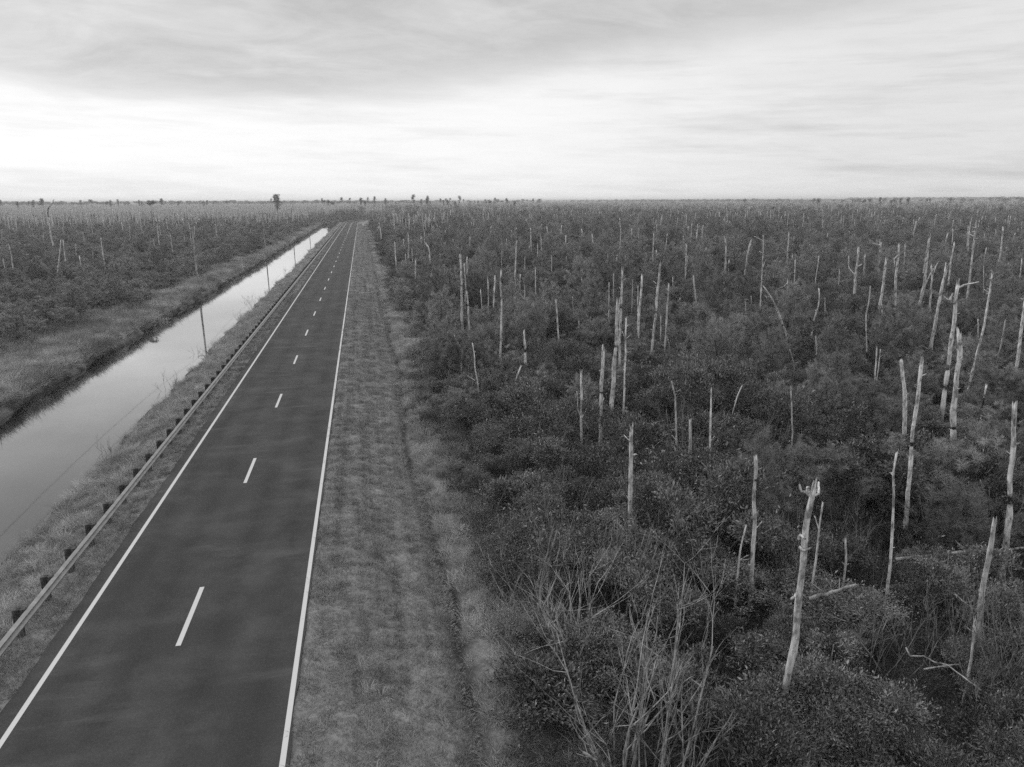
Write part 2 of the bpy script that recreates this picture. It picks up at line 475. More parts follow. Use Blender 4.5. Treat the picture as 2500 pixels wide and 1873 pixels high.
# ------------------------------------------------------------------ dead trunks
VIEW = {'A': (800, 460, .4069), 'B': (1600, 460, .4069), 'L': (0, 470, .2260), 'F': (1750, 1000, .339), 'G': (1000, 1000, .3617),
        'S': (0, 0, 1.0), 'R': (1900, 1323, .3319), 'C': (850, 470, .2260), 'D': (1300, 470, .27125), 'E': (1900, 470, .27125)}
# view, points from the broken top down to where the thicket hides it, width, label, short name, branches, charred fractions (0 bottom, 1 top)
SN = [
 ('S', [(1977,1196),(1966,1260),(1953,1400),(1938,1560),(1921,1671)], 18, 'tall thick pale dead trunk with a broken three-armed crown and knobbly branch stubs', 'the thick trunk with the three-armed crown',
   [[(1974,1206),(1960,1196),(1944,1188),(1942,1174)],[(1970,1200),(1966,1184),(1965,1180)],[(1976,1208),(1988,1196),(2006,1184)],[(1945,1330),(1953,1334),(1981,1338)],[(1945,1312),(1950,1303),(1953,1301)],[(1943,1440),(1935,1450),(1921,1448)]], []),
 ('F', [(283,360),(290,450),(265,640),(275,800),(262,1120)], 34, 'bare pale trunk with a twisted notched tip behind a knee-high dead stick', 'the trunk with the twisted notched tip', [[(290,455),(303,470)]], [(.86,.03)]),
 ('F', [(1303,325),(1275,470),(1280,600),(1265,900),(1248,1150)], 20, 'slim wavy dead trunk with a crooked tip standing at the end of the fallen log', 'the slim wavy trunk at the log end', [[(1278,460),(1262,470)]], []),
 ('S', [(2481,992),(2478,1080),(2469,1160),(2468,1180),(2460,1325)], 14, 'stout pale trunk snapped and burnt black halfway up, close to the long fallen log', 'the stout trunk burnt through halfway up', [], [(.5,.06)]),
 ('S', [(2243,881),(2238,960),(2227,1035),(2224,1100),(2216,1240)], 12, 'long pale trunk with a dark broken collar where its top half sits crooked', 'the trunk with the dark broken collar', [[(2229,1037),(2219,1036)]], [(.58,.03),(.02,.1)]),
 ('S', [(2416,1285),(2411,1340),(2403,1390),(2396,1475)], 16, 'short stump with a bright bark-free upper half and grey lower half in young pines', 'the short stump with the bright upper half', [], []),
 ('S', [(2347,822),(2345,870),(2330,1000),(2326,1075)], 14, 'bright trunk sawn-looking at the top with dark knot holes, beside a much taller leaning giant', 'the bright flat-topped trunk with knot holes', [[(2345,880),(2352,878)]], [(.35,.02)]),
 ('S', [(2198,879),(2203,930),(2209,1000),(2208,1075)], 11, 'plain pale trunk bowed to one side, partner of the collared trunk next to it', 'the plain bowed trunk', [], []),
 ('S', [(1819,1293),(1808,1335),(1803,1385)], 6, 'knee-high thin dead stick standing before the trunk with the notched tip', None, [], []),
 ('S', [(2067,1319),(2065,1365)], 7, 'squat grey stub half sunk in broadleaf scrub behind the three-armed trunk', None, [], []),
 ('S', [(2012,1240),(2004,1290),(2001,1320),(1996,1350),(1986,1400)], 6, 'thin dark forked dead sapling leaning just behind the three-armed trunk', None, [[(2001,1295),(1996,1270),(1997,1268)]], []),
 ('R', [(1450,600),(1438,700),(1425,810)], 24, 'small pale splinter of trunk standing alone below the bright-topped stump', None, [], [(.3,.1)]),
 ('S', [(1541,1054),(1539,1150),(1538,1275)], 13, 'straight pale post-like trunk charred at its foot among dark broadleaf bushes', 'the straight trunk with the charred foot', [[(1541,1110),(1555,1111)]], [(.06,.09)]),
 ('S', [(1471,863),(1470,905),(1467,940),(1465,1075)], 11, 'bright trunk with a black hole below its narrow tip, right of the two-pronged trunk', 'the bright trunk with the black hole', [[(1467,990),(1474,972)]], [(.68,.025)]),
 ('S', [(1419,920),(1419,1000),(1420,1070)], 8, 'pale trunk with two thin side shoots making a narrow trident', 'the trident trunk', [[(1420,1020),(1410,1000),(1407,953)],[(1420,1020),(1430,1005),(1434,994)]], []),
 ('S', [(1685,1031),(1684,1095)], 9, 'short bright stub poking out of young pines behind the charred-foot trunk', None, [], []),
 ('S', [(1642,934),(1650,975),(1651,1075)], 5, 'thin crooked dead sapling left of the dark slender upright one', None, [], []),
 ('S', [(1740,954),(1737,1010),(1732,1120)], 6, 'dark slender upright dead sapling in the pine thicket', None, [], []),
 ('A', [(1738,720),(1732,860),(1703,1345)], 28, 'thickest pale trunk of the tight three-trunk group, broken off square', 'the tight group of three trunks', [[(1742,760),(1748,730)]], [(.75,.02)]),
 ('A', [(1768,500),(1762,650),(1750,1060)], 18, 'tallest trunk of the tight three-trunk group, dark-banded midway', None, [[(1762,610),(1748,590)]], [(.72,.012),(.18,.04)]),
 ('A', [(1793,795),(1788,950),(1778,1300)], 14, 'thinnest trunk of the tight three-trunk group with curled side shoots', None, [[(1786,905),(1768,860)],[(1785,910),(1815,880),(1818,870)]], []),
 ('A', [(1885,545),(1870,740),(1860,905)], 18, 'clean bright trunk with a rounded tip and a flared foot right of the three-trunk group', 'the clean bright trunk with the flared foot', [], []),
 ('A', [(1990,465),(1970,700),(1943,990)], 16, 'long pale trunk burnt black at the foot with a dark band halfway', 'the long trunk burnt at the foot', [[(1968,570),(1952,555)]], [(.05,.07),(.6,.015)]),
 ('A', [(2048,580),(2040,720),(2024,965)], 13, 'slightly kinked pale trunk with a hooked shoot low on its side', None, [[(2038,890),(2050,930),(2052,970)]], []),
 ('A', [(2193,530),(2202,600),(2212,690)], 12, 'short trunk leaning away to the left at its top in open pine scrub', None, [], []),
 ('A', [(1715,515),(1715,665)], 10, '', None, [], []),
 ('A', [(1687,575),(1690,640),(1685,780)], 10, '', None, [], []),
 ('A', [(1370,675),(1375,760),(1385,915)], 12, 'lone slightly leaning trunk in the broadleaf scrub left of the three-trunk group', 'the lone slightly leaning trunk', [], []),
 ('A', [(1178,870),(1183,925),(1190,1050)], 18, 'whitest short trunk with peeling bark and a black scar below its tip', 'the whitest short trunk with the black scar', [], [(.72,.07)]),
 ('A', [(1155,1075),(1138,1120),(1132,1160)], 12, 'tiny hooked pale stick just below the whitest short trunk', None, [], []),
 ('A', [(1040,505),(1037,580),(1044,660),(1037,995)], 13, 'tall thin trunk with a wavy middle, standing alone near the thicket edge', 'the tall thin wavy trunk', [], []),
 ('A', [(1003,540),(998,620),(995,715)], 12, 'pale trunk leaning right with a bright bare foot beside the tall wavy one', None, [], []),
 ('A', [(960,545),(965,610),(963,700)], 8, '', None, [], []),
 ('A', [(918,610),(925,705)], 8, '', None, [], []),
 ('A', [(797,425),(803,600),(808,805)], 17, 'tallest thick trunk of the cluster near the verge, dark-spotted bark', 'the tall thick trunk near the verge', [], [(.7,.012)]),
 ('A', [(838,630),(843,730),(850,850)], 15, 'stout flat-topped trunk at the right foot of the tall thick one near the verge', None, [], [(.8,.015)]),
 ('A', [(821,460),(827,570),(825,690)], 11, 'slim trunk right behind the tall thick one near the verge', None, [], []),
 ('A', [(836,415),(838,580)], 9, '', None, [], []),
 ('A', [(592,336),(608,352),(616,440),(627,560)], 13, 'pale trunk whose thin tip is bent over to the left like a cane', 'the cane-tipped trunk', [], []),
 ('A', [(527,435),(526,535)], 11, '', None, [], []),
 ('A', [(485,290),(486,430)], 11, 'straight bright trunk close to the road edge of the thicket, left of the cane-tipped one', None, [], []),
 ('A', [(402,330),(410,440)], 9, '', None, [], []),
 ('A', [(455,318),(466,385)], 8, '', None, [], []),
 ('A', [(1132,330),(1127,430),(1125,590)], 12, 'long double-tipped trunk above the tall wavy one, deep in the thicket', 'the long double-tipped trunk', [[(1124,520),(1118,580)]], []),
 ('A', [(1155,518),(1153,625)], 8, '', None, [], []), ('A', [(1246,475),(1248,675)], 8, '', None, [], []),
 ('A', [(1043,375),(1045,470)], 7, '', None, [], []), ('A', [(1183,420),(1183,515)], 7, '', None, [], []),
 ('A', [(1260,340),(1260,460)], 7, '', None, [], []), ('A', [(1280,290),(1282,380),(1285,475)], 6, '', None, [], []),
 ('A', [(1343,415),(1343,500)], 7, '', None, [], []), ('A', [(1443,540),(1443,615)], 10, '', None, [], []),
 ('A', [(1525,525),(1525,610)], 7, '', None, [], []), ('A', [(1429,340),(1433,405)], 8, '', None, [], []),
 ('A', [(1432,420),(1430,480)], 7, '', None, [], []), ('A', [(1585,280),(1593,340),(1595,430)], 7, '', None, [], []),
 ('A', [(1680,380),(1682,500)], 8, '', None, [], []), ('A', [(1787,405),(1785,510)], 6, '', None, [], []),
 ('A', [(1955,275),(1950,380),(1950,490)], 8, '', None, [], []), ('A', [(2148,340),(2152,430),(2146,545)], 8, '', None, [], []),
 ('A', [(2165,230),(2163,330)], 5, '', None, [], []),
 ('A', [(763,885),(790,940),(808,970),(803,1045)], 9, 'thin dead sapling bent sharply to the left above the grassy thicket edge', None, [], []),
 ('A', [(870,930),(880,1000),(882,1070),(899,1155)], 9, 'crooked slender dead sapling right of the sharply bent one', None, [[(882,1150),(830,1115)]], []),
 ('A', [(1998,770),(1998,895)], 8, '', None, [], []), ('A', [(1830,560),(1825,725)], 6, '', None, [], []),
 ('A', [(1862,590),(1860,775)], 7, '', None, [], []), ('A', [(682,290),(692,395)], 6, '', None, [], []),
 ('A', [(675,400),(672,470)], 6, '', None, [], []), ('A', [(684,405),(686,460)], 5, '', None, [], []),
 ('A', [(707,250),(708,355)], 6, '', None, [], []), ('A', [(580,260),(587,405)], 6, '', None, [], []),
 ('A', [(560,290),(563,405)], 6, '', None, [], []), ('A', [(2070,535),(2072,590)], 8, '', None, [], []),
 ('A', [(932,340),(932,415)], 7, '', None, [], []), ('A', [(990,345),(990,410)], 6, '', None, [], []),
 ('A', [(853,300),(853,410)], 6, '', None, [], []), ('A', [(1210,330),(1210,405)], 6, '', None, [], []),
 ('A', [(1073,305),(1073,400)], 6, '', None, [], []), ('A', [(2085,310),(2085,350)], 6, '', None, [], []),
 ('A', [(505,370),(510,460)], 7, '', None, [], []), ('A', [(468,400),(470,460)], 7, '', None, [], []),
 ('A', [(765,480),(767,540)], 7, '', None, [], []), ('A', [(948,410),(952,520)], 6, '', None, [], []),
 ('A', [(993,485),(993,520)], 5, '', None, [], []), ('A', [(1295,610),(1294,665)], 6, '', None, [], []),
 ('A', [(1470,650),(1473,720)], 6, '', None, [], []), ('A', [(1507,800),(1508,860)], 6, '', None, [], []),
 ('A', [(1183,590),(1180,690)], 9, '', None, [[(1176,660),(1152,630)]], []),
 ('B', [(420,312),(418,340),(425,370),(418,480),(411,620)], 14, 'pale trunk with a small knobbed head on a narrow neck', 'the trunk with the knobbed head', [], []),
 ('B', [(575,320),(560,360),(552,420),(535,545)], 13, 'ragged trunk with a split slanting tip right of the knob-headed one', 'the ragged split-tipped trunk', [[(563,350),(575,335)]], [(.72,.03)]),
 ('B', [(655,285),(652,400),(640,560),(628,720)], 9, 'tall thin dead tree that still carries a few bare side branches', 'the thin tree with bare side branches', [[(654,320),(630,305),(600,288)],[(650,395),(672,408),(700,405)],[(648,480),(668,430)],[(652,390),(628,380)]], []),
 ('B', [(653,600),(695,660),(735,745),(760,810),(790,880)], 13, 'pale trunk leaning far over to the left above the pine scrub', 'the far-leaning trunk', [[(665,655),(650,640)]], [(.45,.03)]),
 ('B', [(975,605),(980,650),(975,700),(950,790),(936,885)], 12, 'trunk with a bright bent tip and dark hidden middle', 'the trunk with the bright bent tip', [], [(.5,.1)]),
 ('B', [(840,435),(834,565)], 9, '', None, [], []), ('B', [(978,410),(970,480),(960,575)], 8, '', None, [], []),
 ('B', [(1217,372),(1212,450),(1198,560),(1191,640)], 18, 'pale trunk with one big upturned limb like a fork on its left side', 'the trunk with the big upturned limb', [[(1194,516),(1172,495),(1163,470),(1161,405)],[(1210,470),(1238,455)]], []),
 ('B', [(1353,340),(1350,420),(1337,505)], 15, 'stout short trunk with a thin arm reaching out from its top', 'the stout trunk with the top arm', [[(1352,345),(1330,335),(1310,330)]], []),
 ('B', [(1383,440),(1372,540),(1347,712)], 18, 'thick pale trunk tapering to a slanted point, leaning right', 'the thick slant-pointed trunk', [], []),
 ('B', [(1465,350),(1463,420),(1443,520),(1445,570),(1436,735)], 16, 'knotty long trunk with a crook in the middle and a drooping dead branch', 'the knotty crooked trunk', [[(1460,400),(1440,425),(1432,470)],[(1437,700),(1458,690)]], []),
 ('B', [(1503,350),(1497,440),(1486,525)], 11, 'smaller plain trunk just right of the knotty crooked one', None, [], []),
 ('B', [(1648,318),(1630,450),(1610,600),(1577,725)], 20, 'big twin-topped trunk with broken limbs leaning against it', 'the big twin-topped trunk', [[(1612,510),(1628,400),(1638,310)],[(1620,580),(1660,510),(1697,438)]], []),
 ('B', [(1665,480),(1662,560),(1646,735)], 12, 'plain trunk just right of the big twin-topped one', None, [[(1660,560),(1688,460)]], []),
 ('B', [(1735,490),(1715,570),(1680,800),(1648,985)], 20, 'long clean leaning trunk with fallen branches around its foot', 'the long clean leaning trunk', [[(1730,500),(1742,445)],[(1650,975),(1600,945),(1550,940)],[(1650,980),(1690,985)]], []),
 ('B', [(1788,330),(1775,400),(1753,615)], 12, 'trunk with a flared hooked tip above the long clean leaning one', None, [[(1780,352),(1768,345)]], []),
 ('B', [(1930,215),(1918,300),(1900,470),(1870,665)], 14, 'tall ragged trunk with a ladder of short side branches near its top', 'the tall trunk with ladder branches', [[(1922,240),(1895,230)],[(1916,290),(1870,270)],[(1915,300),(1940,300)],[(1920,262),(1898,262)],[(1924,225),(1928,190)]], []),
 ('B', [(1812,588),(1800,700),(1780,900),(1765,1020),(1718,1330)], 28, 'biggest trunk of all, leaning, with a long arm at the top and hollow black slots', 'the biggest trunk with the long top arm', [[(1812,598),(1860,580),(1921,558)],[(1788,690),(1760,670),(1738,648)],[(1770,670),(1785,630)]], [(.5,.03),(.38,.03)]),
 ('B', [(2007,522),(1997,610),(1970,800),(1940,930),(1884,1175)], 16, 'long smooth leaning trunk with a few short pegs, right of the biggest one', 'the long leaning trunk with short pegs', [[(2003,545),(1992,540)],[(1990,630),(1980,628)]], []),
 ('B', [(2212,625),(2195,800),(2165,1085)], 22, 'thick leaning trunk with a peg branch, rightmost of all the large trunks', 'the rightmost thick trunk', [[(2205,665),(2180,660)]], []),
 ('B', [(1300,590),(1290,680),(1268,770),(1266,850),(1270,1020)], 10, 'thin sinuous trunk that disappears in a thicket and shows again below', 'the thin sinuous trunk', [], [(.3,.08)]),
 ('B', [(1330,955),(1318,1135)], 10, 'taller of two thin sticks standing side by side before the bowed trunk', None, [], []), ('B', [(1345,965),(1332,1125)], 7, 'shorter of two thin sticks standing side by side before the bowed trunk', None, [], []),
 ('B', [(2082,235),(2078,290),(2070,380),(2055,495)], 12, 'wavy pale trunk, tallest of those right of the ladder-branched one', None, [], []),
 ('B', [(2098,795),(2085,880),(2062,985)], 12, 'short blunt trunk between the long pegged one and the rightmost thick one', None, [], []),
 ('B', [(1985,1190),(1970,1280),(1953,1380)], 16, 'blackened broken stub left of the burnt-through stout trunk', None, [], [(.75,.3)]),
 ('B', [(1358,695),(1361,765)], 10, '', None, [], []), ('B', [(2118,460),(2106,550)], 10, '', None, [], []),
 ('B', [(2108,355),(2100,455)], 10, '', None, [], []), ('B', [(303,370),(306,535)], 10, 'even straight pale trunk left of the knob-headed one', None, [], []),
 ('B', [(443,435),(438,505)], 7, '', None, [], []), ('B', [(963,895),(966,985)], 10, '', None, [], []),
 ('B', [(805,970),(820,1020),(836,1085)], 8, '', None, [], []), ('B', [(1985,360),(1970,440),(1970,630)], 6, '', None, [], []),
 ('B', [(1942,790),(1938,885)], 9, '', None, [], []), ('B', [(1102,490),(1099,585)], 6, '', None, [], []),
 ('B', [(195,235),(198,335)], 6, '', None, [], []), ('B', [(118,310),(118,350)], 6, '', None, [], []),
 ('B', [(330,262),(325,292)], 6, '', None, [], []), ('B', [(2195,430),(2180,595)], 8, '', None, [], []),
 ('B', [(793,545),(793,645)], 9, '', None, [[(790,570),(770,590),(730,605)]], []),
 ('B', [(522,1195),(500,1230),(465,1335)], 6, '', None, [], []), ('B', [(822,1215),(823,1475)], 7, 'thin straight bare pole of a sapling in a tangle of grey twigs', None, [], []),
 ('B', [(1887,205),(1882,300)], 7, '', None, [], []), ('B', [(2000,205),(1997,290)], 5, '', None, [], []),
 ('B', [(1395,205),(1390,260)], 7, '', None, [], []), ('B', [(1340,225),(1340,275)], 5, '', None, [], []),
 ('B', [(1215,225),(1215,270)], 5, '', None, [], []), ('B', [(1840,170),(1835,225)], 6, '', None, [], []),
 ('B', [(2120,165),(2112,250)], 6, '', None, [], []), ('B', [(2158,180),(2155,225)], 6, '', None, [], []),
 ('B', [(2040,180),(2038,245)], 6, '', None, [], []), ('B', [(1550,190),(1548,250)], 5, '', None, [], []),
 ('B', [(447,205),(447,275)], 6, '', None, [], []), ('B', [(868,230),(868,290)], 7, '', None, [], []),
 ('B', [(575,650),(580,655),(578,690)], 5, '', None, [], []), ('B', [(185,340),(183,440),(178,540)], 9, '', None, [], []),
 ('B', [(272,455),(272,510)], 6, '', None, [], []), ('B', [(708,515),(706,600)], 5, '', None, [], []),
 ('B', [(540,670),(543,750)], 6, '', None, [], []), ('B', [(1018,660),(1018,740)], 5, '', None, [], []),
 ('B', [(880,345),(880,415)], 5, '', None, [], []), ('B', [(822,400),(822,440)], 6, '', None, [], []),
 ('L', [(97,565),(120,660),(142,815)], 14, 'pale leaning trunk at the far left of the scrub across the canal', 'the far-left trunk across the canal', [], []),
 ('L', [(37,720),(48,800)], 12, 'short stub beside the far-left leaning trunk across the canal', None, [], []),
 ('L', [(663,513),(650,640),(618,865)], 13, 'trunk leaning right that meets its neighbour at the tip like an A across the canal', 'the A-shaped pair across the canal', [], []),
 ('L', [(684,510),(695,620),(710,760)], 13, 'trunk leaning left that forms the other leg of the A-shaped pair across the canal', None, [], []),
 ('L', [(816,560),(820,650)], 8, '', None, [], []), ('L', [(856,690),(880,810)], 13, 'stubby trunk right of the A-shaped pair across the canal', None, [], []),
 ('L', [(1092,515),(1105,620),(1127,750)], 12, 'lone straight trunk between the A-shaped pair and the nearest power pole', 'the lone straight trunk across the canal', [], []),
 ('L', [(898,435),(907,515)], 9, '', None, [], []), ('L', [(470,470),(472,535)], 8, '', None, [], []),
 ('L', [(578,85),(577,112),(522,165),(525,260),(540,390),(552,470),(573,555)], 17, 'tall dark dead tree with its top bent over like a boat hook, across the canal', 'the tall hooked dead tree across the canal', [[(522,165),(515,190)]], [(.75,.2)]),
 ('L', [(1680,285),(1695,330),(1700,420),(1718,545)], 9, 'spindly dead tree with short twigs left of the nearest power pole', None, [[(1697,320),(1708,310)],[(1690,310),(1672,280)],[(1702,440),(1730,430)]], []),
 ('L', [(1842,455),(1858,580),(1872,665)], 10, 'thin leaning trunk just left of the nearest power pole', None, [], []),
 ('L', [(1988,310),(1988,420),(1992,515)], 7, '', None, [], [(.7,.4)]),
 ('L', [(1561,520),(1566,560)], 7, '', None, [], []), ('L', [(1659,512),(1666,570)], 9, '', None, [], []),
 ('L', [(998,655),(1008,770)], 8, '', None, [], []), ('L', [(123,262),(128,365)], 9, '', None, [], []),
 ('L', [(82,270),(106,415)], 9, '', None, [], []), ('L', [(448,245),(459,350)], 7, '', None, [], []),
 ('L', [(684,250),(696,352)], 8, '', None, [], []), ('L', [(755,300),(773,390)], 8, '', None, [], []),
 ('L', [(1168,250),(1192,350)], 8, '', None, [], []), ('L', [(1120,235),(1126,362)], 8, '', None, [], []),
 ('L', [(808,235),(816,335)], 9, '', None, [], []), ('L', [(868,235),(887,350)], 7, '', None, [], []),
 ('L', [(150,290),(158,375)], 7, '', None, [], []), ('L', [(250,270),(268,330)], 6, '', None, [], []),
 ('L', [(487,615),(490,650)], 7, '', None, [], []), ('L', [(575,330),(578,380)], 6, '', None, [], []),
]
SN_GROUP = 'bare dead trunks standing in the scrub'

def stub(mb, p, d, L, r):
    tube(mb, [p, p+d*L*.5, p+d*L+np.array([0, 0, .03])], [r, r*.85, r*.5], 5, jag=r)

def trunk_mesh(pts, w, chars, near):
    """pts bottom..top in local metres"""
    P = np.asarray(pts, float)
    seg = np.linalg.norm(np.diff(P, axis=0), axis=1); L = np.concatenate([[0], np.cumsum(seg)])
    n = max(6, min(44, int(L[-1]/(.16 if near else .5))))
    u = np.linspace(0, L[-1], n)
    Q = np.stack([np.interp(u, L, P[:, k]) for k in range(3)], 1)
    for _ in range(max(1, n//14)):
        Q[1:-1] = (Q[:-2]+Q[1:-1]*2+Q[2:])/4
    f = u/L[-1]
    wob = (vnoise(f*7+rng.random()*90, f*0)-.5)*w*.3
    Q[:, 0] += wob*(f > .05); Q[:, 1] += (vnoise(f*5+rng.random()*90, f*0+3)-.5)*w*.3
    taper = .5*w*(1.12-.42*f)*(1+.35*np.exp(-f*L[-1]/.5))
    taper *= 1+(vnoise(f*L[-1]*1.5+rng.random()*60, f*0+1)-.5)*.22
    ch = np.zeros(n)
    for c, hw in chars:
        d = np.exp(-((f-c)/max(hw*.75, .5/n))**2); ch = np.maximum(ch, d)
        taper *= 1-.32*np.exp(-((f-c)/max(hw*.7, .5/n))**2)*(.0 if c < .12 else 1)
    mb = MB()
    tube(mb, Q, taper, 12 if near else 7, wob=.10, jag=w*(.9+2.4*rng.random()), char=ch)
    if near:
        for _ in range(int(L[-1]*1.1)):
            k = rng.integers(n//5, n-2); a = rng.random()*2*PI
            d = unit(np.array([math.cos(a), math.sin(a), rng.random()*.7-.1]))
            stub(mb, Q[k]+d*taper[k]*.7, d, taper[k]*.5+rng.random()**3*.34, taper[k]*.11+.012)
    return mb

LAND = []          # (short name, u, v) of the trunks that others can be told by
SNAG_XY = []
snag_objs = []
used = set()
def px(view, q):
    ox, oy, sc = VIEW[view]; return (ox+q[0]*sc, oy+q[1]*sc)

for view, pts, w, label, short, brs, chars in SN:
    sc = VIEW[view][2]
    P = [px(view, q) for q in pts]
    top, bot = P[0], P[-1]
    hide = 1.3 if view not in 'FGSR' else 1.0
    if view == 'L': hide = 1.6
    b = ground_at(bot[0], bot[1], hide)
    depth = project(b)[2]
    W = max(w*sc*depth/FPX*.92, .07)
    W3 = [on_plane(u, v, b) for u, v in P][::-1]
    dv = (W3[1]-W3[0]); dv.normalize() if dv.length else None
    gz_ = float(ground_z(b.x, b.y))
    foot = Vector((b.x-dv.x*.4, b.y, gz_-.1))
    base = Vector((foot.x, foot.y, gz_))
    # depth wander so that the trunk is not flat
    jy = (random.random()-.5)*.08*(W3[-1].z-gz_)
    loc = [foot-base]+[p-base+FWD*jy*(k/max(1, len(W3)-1)) for k, p in enumerate(W3)]
    near = depth < 75
    mb = trunk_mesh([tuple(q) for q in loc], W, chars, near)
    if brs or near and len(label) > 0:
        e = empty('dead_tree', base)
        mb.build('trunk', M_SNAG, e, char=True)
        for br in brs:
            bb = [on_plane(*px(view, q), b)-base+FWD*jy*.6 for q in br]
            mb2 = MB(); k = len(bb)
            off = Vector((0, 0, 0))
            pts3 = [tuple(q+FWD*(random.random()-.5)*.25*i) for i, q in enumerate(bb)]
            pp = []
            for a_, c_ in zip(pts3[:-1], pts3[1:]):
                for q in (0, .33, .66): pp.append(np.array(a_)*(1-q)+np.array(c_)*q+rng.normal(size=3)*W*.05)
            pp.append(np.array(pts3[-1]))
            r0 = W*(.26 if near else .3)
            tube(mb2, pp, np.linspace(r0, r0*.45, len(pp)), 7, wob=.12, jag=r0*.8)
            mb2.build('branch', M_SNAG, e, char=True)
        o = e
    else:
        o = mb.build('dead_tree', M_SNAG, None, base, char=True)
    mu_, mv_ = (top[0]+bot[0])/2, (top[1]+bot[1])/2
    snag_objs.append((o, label, short, mu_, mv_, depth, (top[1]-bot[1])/depth, W, top, bot))
    SNAG_XY.append((b.x, b.y, hide))
    if short: LAND.append((short, mu_, mv_, bot[1]))
    if label: used.add(label); tag(o, label, 'dead tree', SN_GROUP)

def relation(u, v, vb, maxd, vtol=30):
    """words that tell where something is, by a trunk that can be found"""
    c = sorted(((abs(u-a)+abs(v-b)*.8, s, a, b, q) for s, a, b, q in LAND))
    for d, s, a, b, q in c[:5]:
        if d > maxd: break
        du, dv = u-a, vb-q
        if abs(du) < 26: yield ('in front of ' if dv > 0 else 'behind ')+s
        else: yield ('just right of ' if du > 0 else 'just left of ') + s

def place_label(o, u, v, vb, adjs, cat, group, fallback, maxd):
    for rel in relation(u, v, vb, maxd):
        for a in adjs:
            lb = a+' '+rel
            if lb not in used and len(lb.split()) <= 16:
                used.add(lb); tag(o, lb, cat, group); return True
    tag(o, fallback, cat, group); return False

for o, label, short, mu_, mv_, depth, hh, W, top, bot in snag_objs:
    if label: continue
    hpx = bot[1]-top[1]
    sz = 'slender' if W/max(.1, hpx*depth/FPX) < .05 else 'stubby'
    side = 'across the canal' if mu_ < 800 else 'beyond the verge'
    place_label(o, mu_, mv_, bot[1], [f'{sz} pale dead trunk', f'small {sz} dead trunk'], 'dead tree', SN_GROUP,
                f'small slender pale dead trunk, one of many in the scrub {side}', 260)

# fallen logs and branches
def log(view, pts, w, label, zmid, cat='fallen log', name='fallen_log', m=None, endz=None):
    P = [px(view, q) for q in pts]
    b0 = ground_at(P[0][0], P[0][1], zmid); 
    W3 = []
    for k, (u, v) in enumerate(P):
        W3.append(ground_at(u, v, zmid+(0 if endz is None else endz*k/(len(P)-1))))
    d = project(W3[0])[2]; r = w*VIEW[view][2]*d/FPX/2
    base = Vector(W3[0]); base.z = float(ground_z(base.x, base.y))
    L = [np.array(q-base) for q in W3]; pp = []
    for a_, c_ in zip(L[:-1], L[1:]):
        for q in np.linspace(0, 1, 7)[:-1]: pp.append(a_*(1-q)+c_*q+rng.normal(size=3)*r*.12)
    pp.append(L[-1]); mb = MB()
    tube(mb, pp, np.linspace(r, r*.6, len(pp)), 9, wob=.1, jag=r)
    for _ in range(6):
        k = rng.integers(1, len(pp)-1); dd = rdirs(1, .5)[0]; stub(mb, pp[k], dd, r*1.2+rng.random()*.4, r*.25)
    o = mb.build(name, m or M_POLE, None, base, char=True)
    tag(o, label, cat, 'fallen wood lying in the scrub'); return o
log('S', [(2184,1366),(2290,1356),(2370,1345),(2440,1345),(2500,1338)], 10, 'long fallen trunk lying level through the scrub behind the bright-topped stump', .7)
log('S', [(1975,1462),(2030,1448),(2086,1429)], 11, 'short grey fallen log sloping up behind the three-armed trunk', .6, endz=.5)
log('S', [(2212,1582),(2222,1602),(2255,1602),(2282,1617),(2312,1623),(2395,1685)], 4, 'crooked pale fallen branch zigzagging over the scrub below the bare white bush', .9, 'fallen branch', 'fallen_branch')
log('S', [(2255,1634),(2300,1627),(2340,1622)], 4, 'thin straight fallen branch crossing under the zigzag one', .8, 'fallen branch', 'fallen_branch')
log('S', [(1425,1838),(1458,1857)], 9, 'broken pale butt of wood lying at the foot of the big bare shrub', .2, 'fallen branch', 'fallen_branch')
log('A', [(1900,1415),(1960,1405),(2020,1393)], 6, 'thin fallen bough on the scrub right of the bright trunk with the black hole', .9, 'fallen branch', 'fallen_branch')
log('B', [(955,1200),(985,1160),(1020,1120)], 5, 'short slanting dead bough in pines below the far-leaning trunk', 1.2, 'fallen branch', 'fallen_branch', endz=.8)
log('S', [(2330,1450),(2365,1480),(2385,1490)], 5, 'bare dead bough sticking out of the pine beside the bright-topped stump', 1.4, 'fallen branch', 'fallen_branch', endz=-.6)

